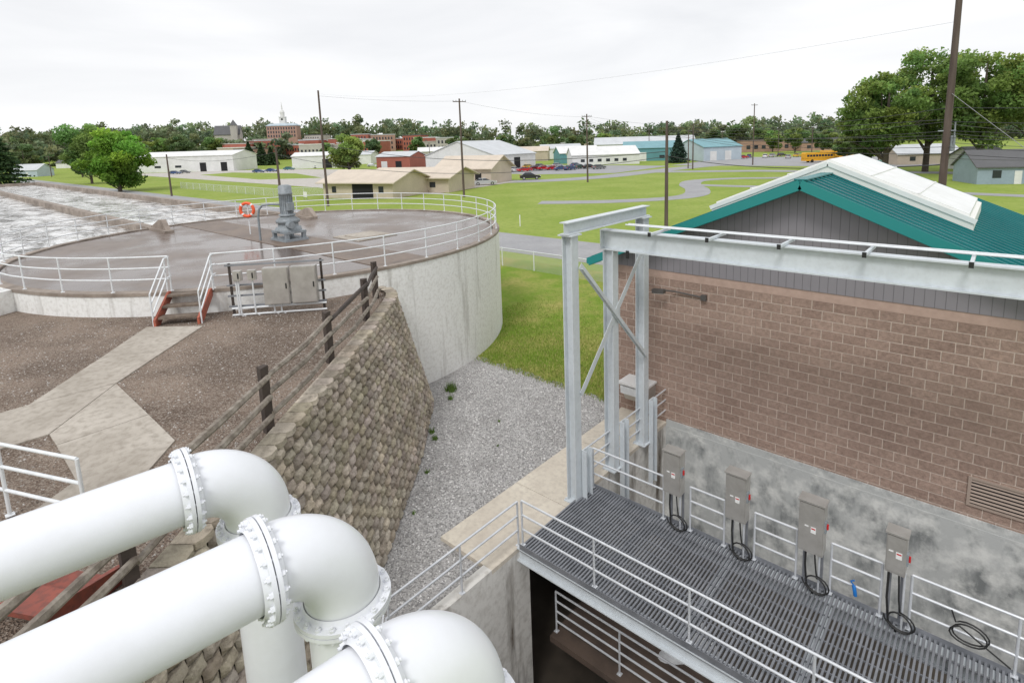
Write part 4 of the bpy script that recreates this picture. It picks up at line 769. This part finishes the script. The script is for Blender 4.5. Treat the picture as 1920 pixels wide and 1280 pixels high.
cols=dict(red=(.45,.015,.02),white=(.75,.75,.75),silver=(.45,.46,.47),black=(.02,.02,.025),blue=(.03,.07,.2),maroon=(.15,.01,.02),grey=(.15,.155,.16),green=(.03,.09,.06),teal=(.02,.14,.16),yellow=(.6,.4,.03))
cr_=random.Random(4)
def C2(u,d,rel,cn,label=None,sc=(1,1,1),g="parked cars"): x,y,z=site(U(u),d); car(x,y,VA+rel,cn,cols[cn],label,sc,g)
C2(993,133,4,'black',"black sport utility vehicle parked beside the lot",(1.08,1,1.2)); C2(908,120,8,'silver',"silver sedan parked beside the beige office",(1.1,1,1.05))
for i,(u,cn) in enumerate([(950,'white'),(966,'silver'),(983,'red'),(1003,'maroon'),(1020,'red'),(1036,'red'),(1052,'blue'),(1068,'blue'),(1086,'green'),(1104,'black'),(1122,'grey')]): C2(u,172+cr_.uniform(-4,6),cr_.uniform(15,50),cn)
for i,u in enumerate([962,990,1012,1044,1078]): C2(u,192+cr_.uniform(-4,4),50,cr_.choice(list(cols)))
for u,d,cn in[(1390,215,'red'),(1402,222,'blue'),(1432,218,'white'),(1446,220,'silver'),(1462,225,'black'),(1378,230,'white'),(1350,240,'grey'),(1262,228,'white'),(1475,205,'silver'),(1492,215,'yellow')]: C2(u,d,cr_.uniform(20,70),cn)
for u,d,cn in[(332,232,'blue'),(350,238,'grey'),(488,222,'blue'),(512,226,'blue'),(545,240,'teal'),(600,250,'white'),(560,262,'white'),(715,240,'white'),(700,250,'silver')]: C2(u,d,cr_.uniform(-20,20),cn)
def bus(u,d,rel):
    x,y,z=site(U(u),d); e=thing("school_bus",(x,y,z+.035),"yellow school bus parked on the lot","bus","parked school buses",VA+rel)
    MB().extr([(-5.5,.5),(-5.5,2.7),(-5.2,3.0),(3.6,3.0),(3.9,2.7),(4.0,1.7),(5.2,1.5),(5.4,1.2),(5.4,.5)],-1.2,1.2).obj("body",'school',e,True)
    for i in range(9): MB().box(-5.0+i*.93,-4.25+i*.93,-1.23,1.23,1.75,2.4).obj("window",'glass',e,True)
    MB().box(-5.5,5.0,-1.22,1.22,1.2,1.27).obj("stripe",'black',e,True)
    for a in(-3.3,4.0):
        for b in(-1.05,1.05): MB().tube([(a,b-.15,.5),(a,b+.15,.5)],.5,18).obj("wheel",'tyre',e,True)
bus(1535,172,5); bus(1568,186,-4); 
for u,d in((570,97),): 
    x,y,z=site(U(u),d); e=thing("notice_sign",(x,y,0),"small white notice sign on two posts","sign"); MB().box(x-.6,x+.6,y-.02,y+.02,.6,1.5).obj("panel",'wht',e)
    for dx in(-.5,.5): MB().tube([(x+dx,y,0),(x+dx,y,.6)],.04,6).obj("post",'grey',e)
for i,(px,py) in enumerate([(-9.5,27),(-32,29)]):
    e=thing("marker_post",(px,py,0),"thin white marker post standing in the grass","post"); MB().tube([(px,py,0),(px,py,1.2),(px,py,1.25)],[.05,.05,.02],8).obj("post",'wht',e)
# ---------------- light
w=bpy.data.worlds.new("World"); scene.world=w; w.use_nodes=True; nt=w.node_tree; N=nt.nodes; L=nt.links; bg=N["Background"]; bg.inputs[1].default_value=.1
sky=N.new("ShaderNodeTexSky"); sky.sky_type='NISHITA'; sky.sun_disc=False; sky.sun_elevation=math.radians(50); sky.sun_rotation=math.radians(160)
tc=N.new("ShaderNodeTexCoord"); mp=N.new("ShaderNodeMapping"); mp.inputs["Scale"].default_value=(1,1,5); L.new(tc.outputs["Generated"],mp.inputs[0]); nz=N.new("ShaderNodeTexNoise"); nz.inputs["Scale"].default_value=2.0; nz.inputs["Detail"].default_value=6; nz.inputs["Distortion"].default_value=.4; L.new(mp.outputs[0],nz.inputs[0])
rp=N.new("ShaderNodeMapRange"); rp.inputs[1].default_value=.32; rp.inputs[2].default_value=.68; L.new(nz.outputs[0],rp.inputs[0])
mx=N.new("ShaderNodeMix"); mx.data_type='RGBA'; mx.inputs[6].default_value=(9.0,9.1,9.35,1); mx.inputs[7].default_value=(10.8,10.8,10.9,1); L.new(rp.outputs[0],mx.inputs[0])
m2=N.new("ShaderNodeMix"); m2.data_type='RGBA'; m2.inputs[0].default_value=.95; L.new(sky.outputs[0],m2.inputs[6]); L.new(mx.outputs[2],m2.inputs[7]); L.new(m2.outputs[2],bg.inputs[0])
sd=bpy.data.lights.new("sun",'SUN'); sd.energy=1.5; sd.angle=math.radians(16); sd.color=(1,.99,.975); so=bpy.data.objects.new("sun",sd); COL.objects.link(so)
az=math.radians(160); el=math.radians(50); dv=Vector((math.sin(az)*math.cos(el),math.cos(az)*math.cos(el),math.sin(el))); so.rotation_euler=dv.to_track_quat('Z','Y').to_euler()
# ---------------- camera
c=bpy.data.cameras.new("camera"); co=bpy.data.objects.new("camera",c); COL.objects.link(co); scene.camera=co
xa=Vector((.7625,.6464,-.03)).normalized(); za=Vector((.6423,-.7503,.1566)); za=(za-xa*za.dot(xa)).normalized(); ya=za.cross(xa)
co.matrix_world=Matrix(((xa.x,ya.x,za.x,CAM.x),(xa.y,ya.y,za.y,CAM.y),(xa.z,ya.z,za.z,CAM.z),(0,0,0,1)))
c.sensor_width=36; c.lens=36*1045/1920; c.shift_x=-.0208; c.shift_y=-.109; c.clip_start=.05; c.clip_end=8000
scene.view_settings.view_transform='Standard'; scene.view_settings.look='None'; scene.view_settings.exposure=0
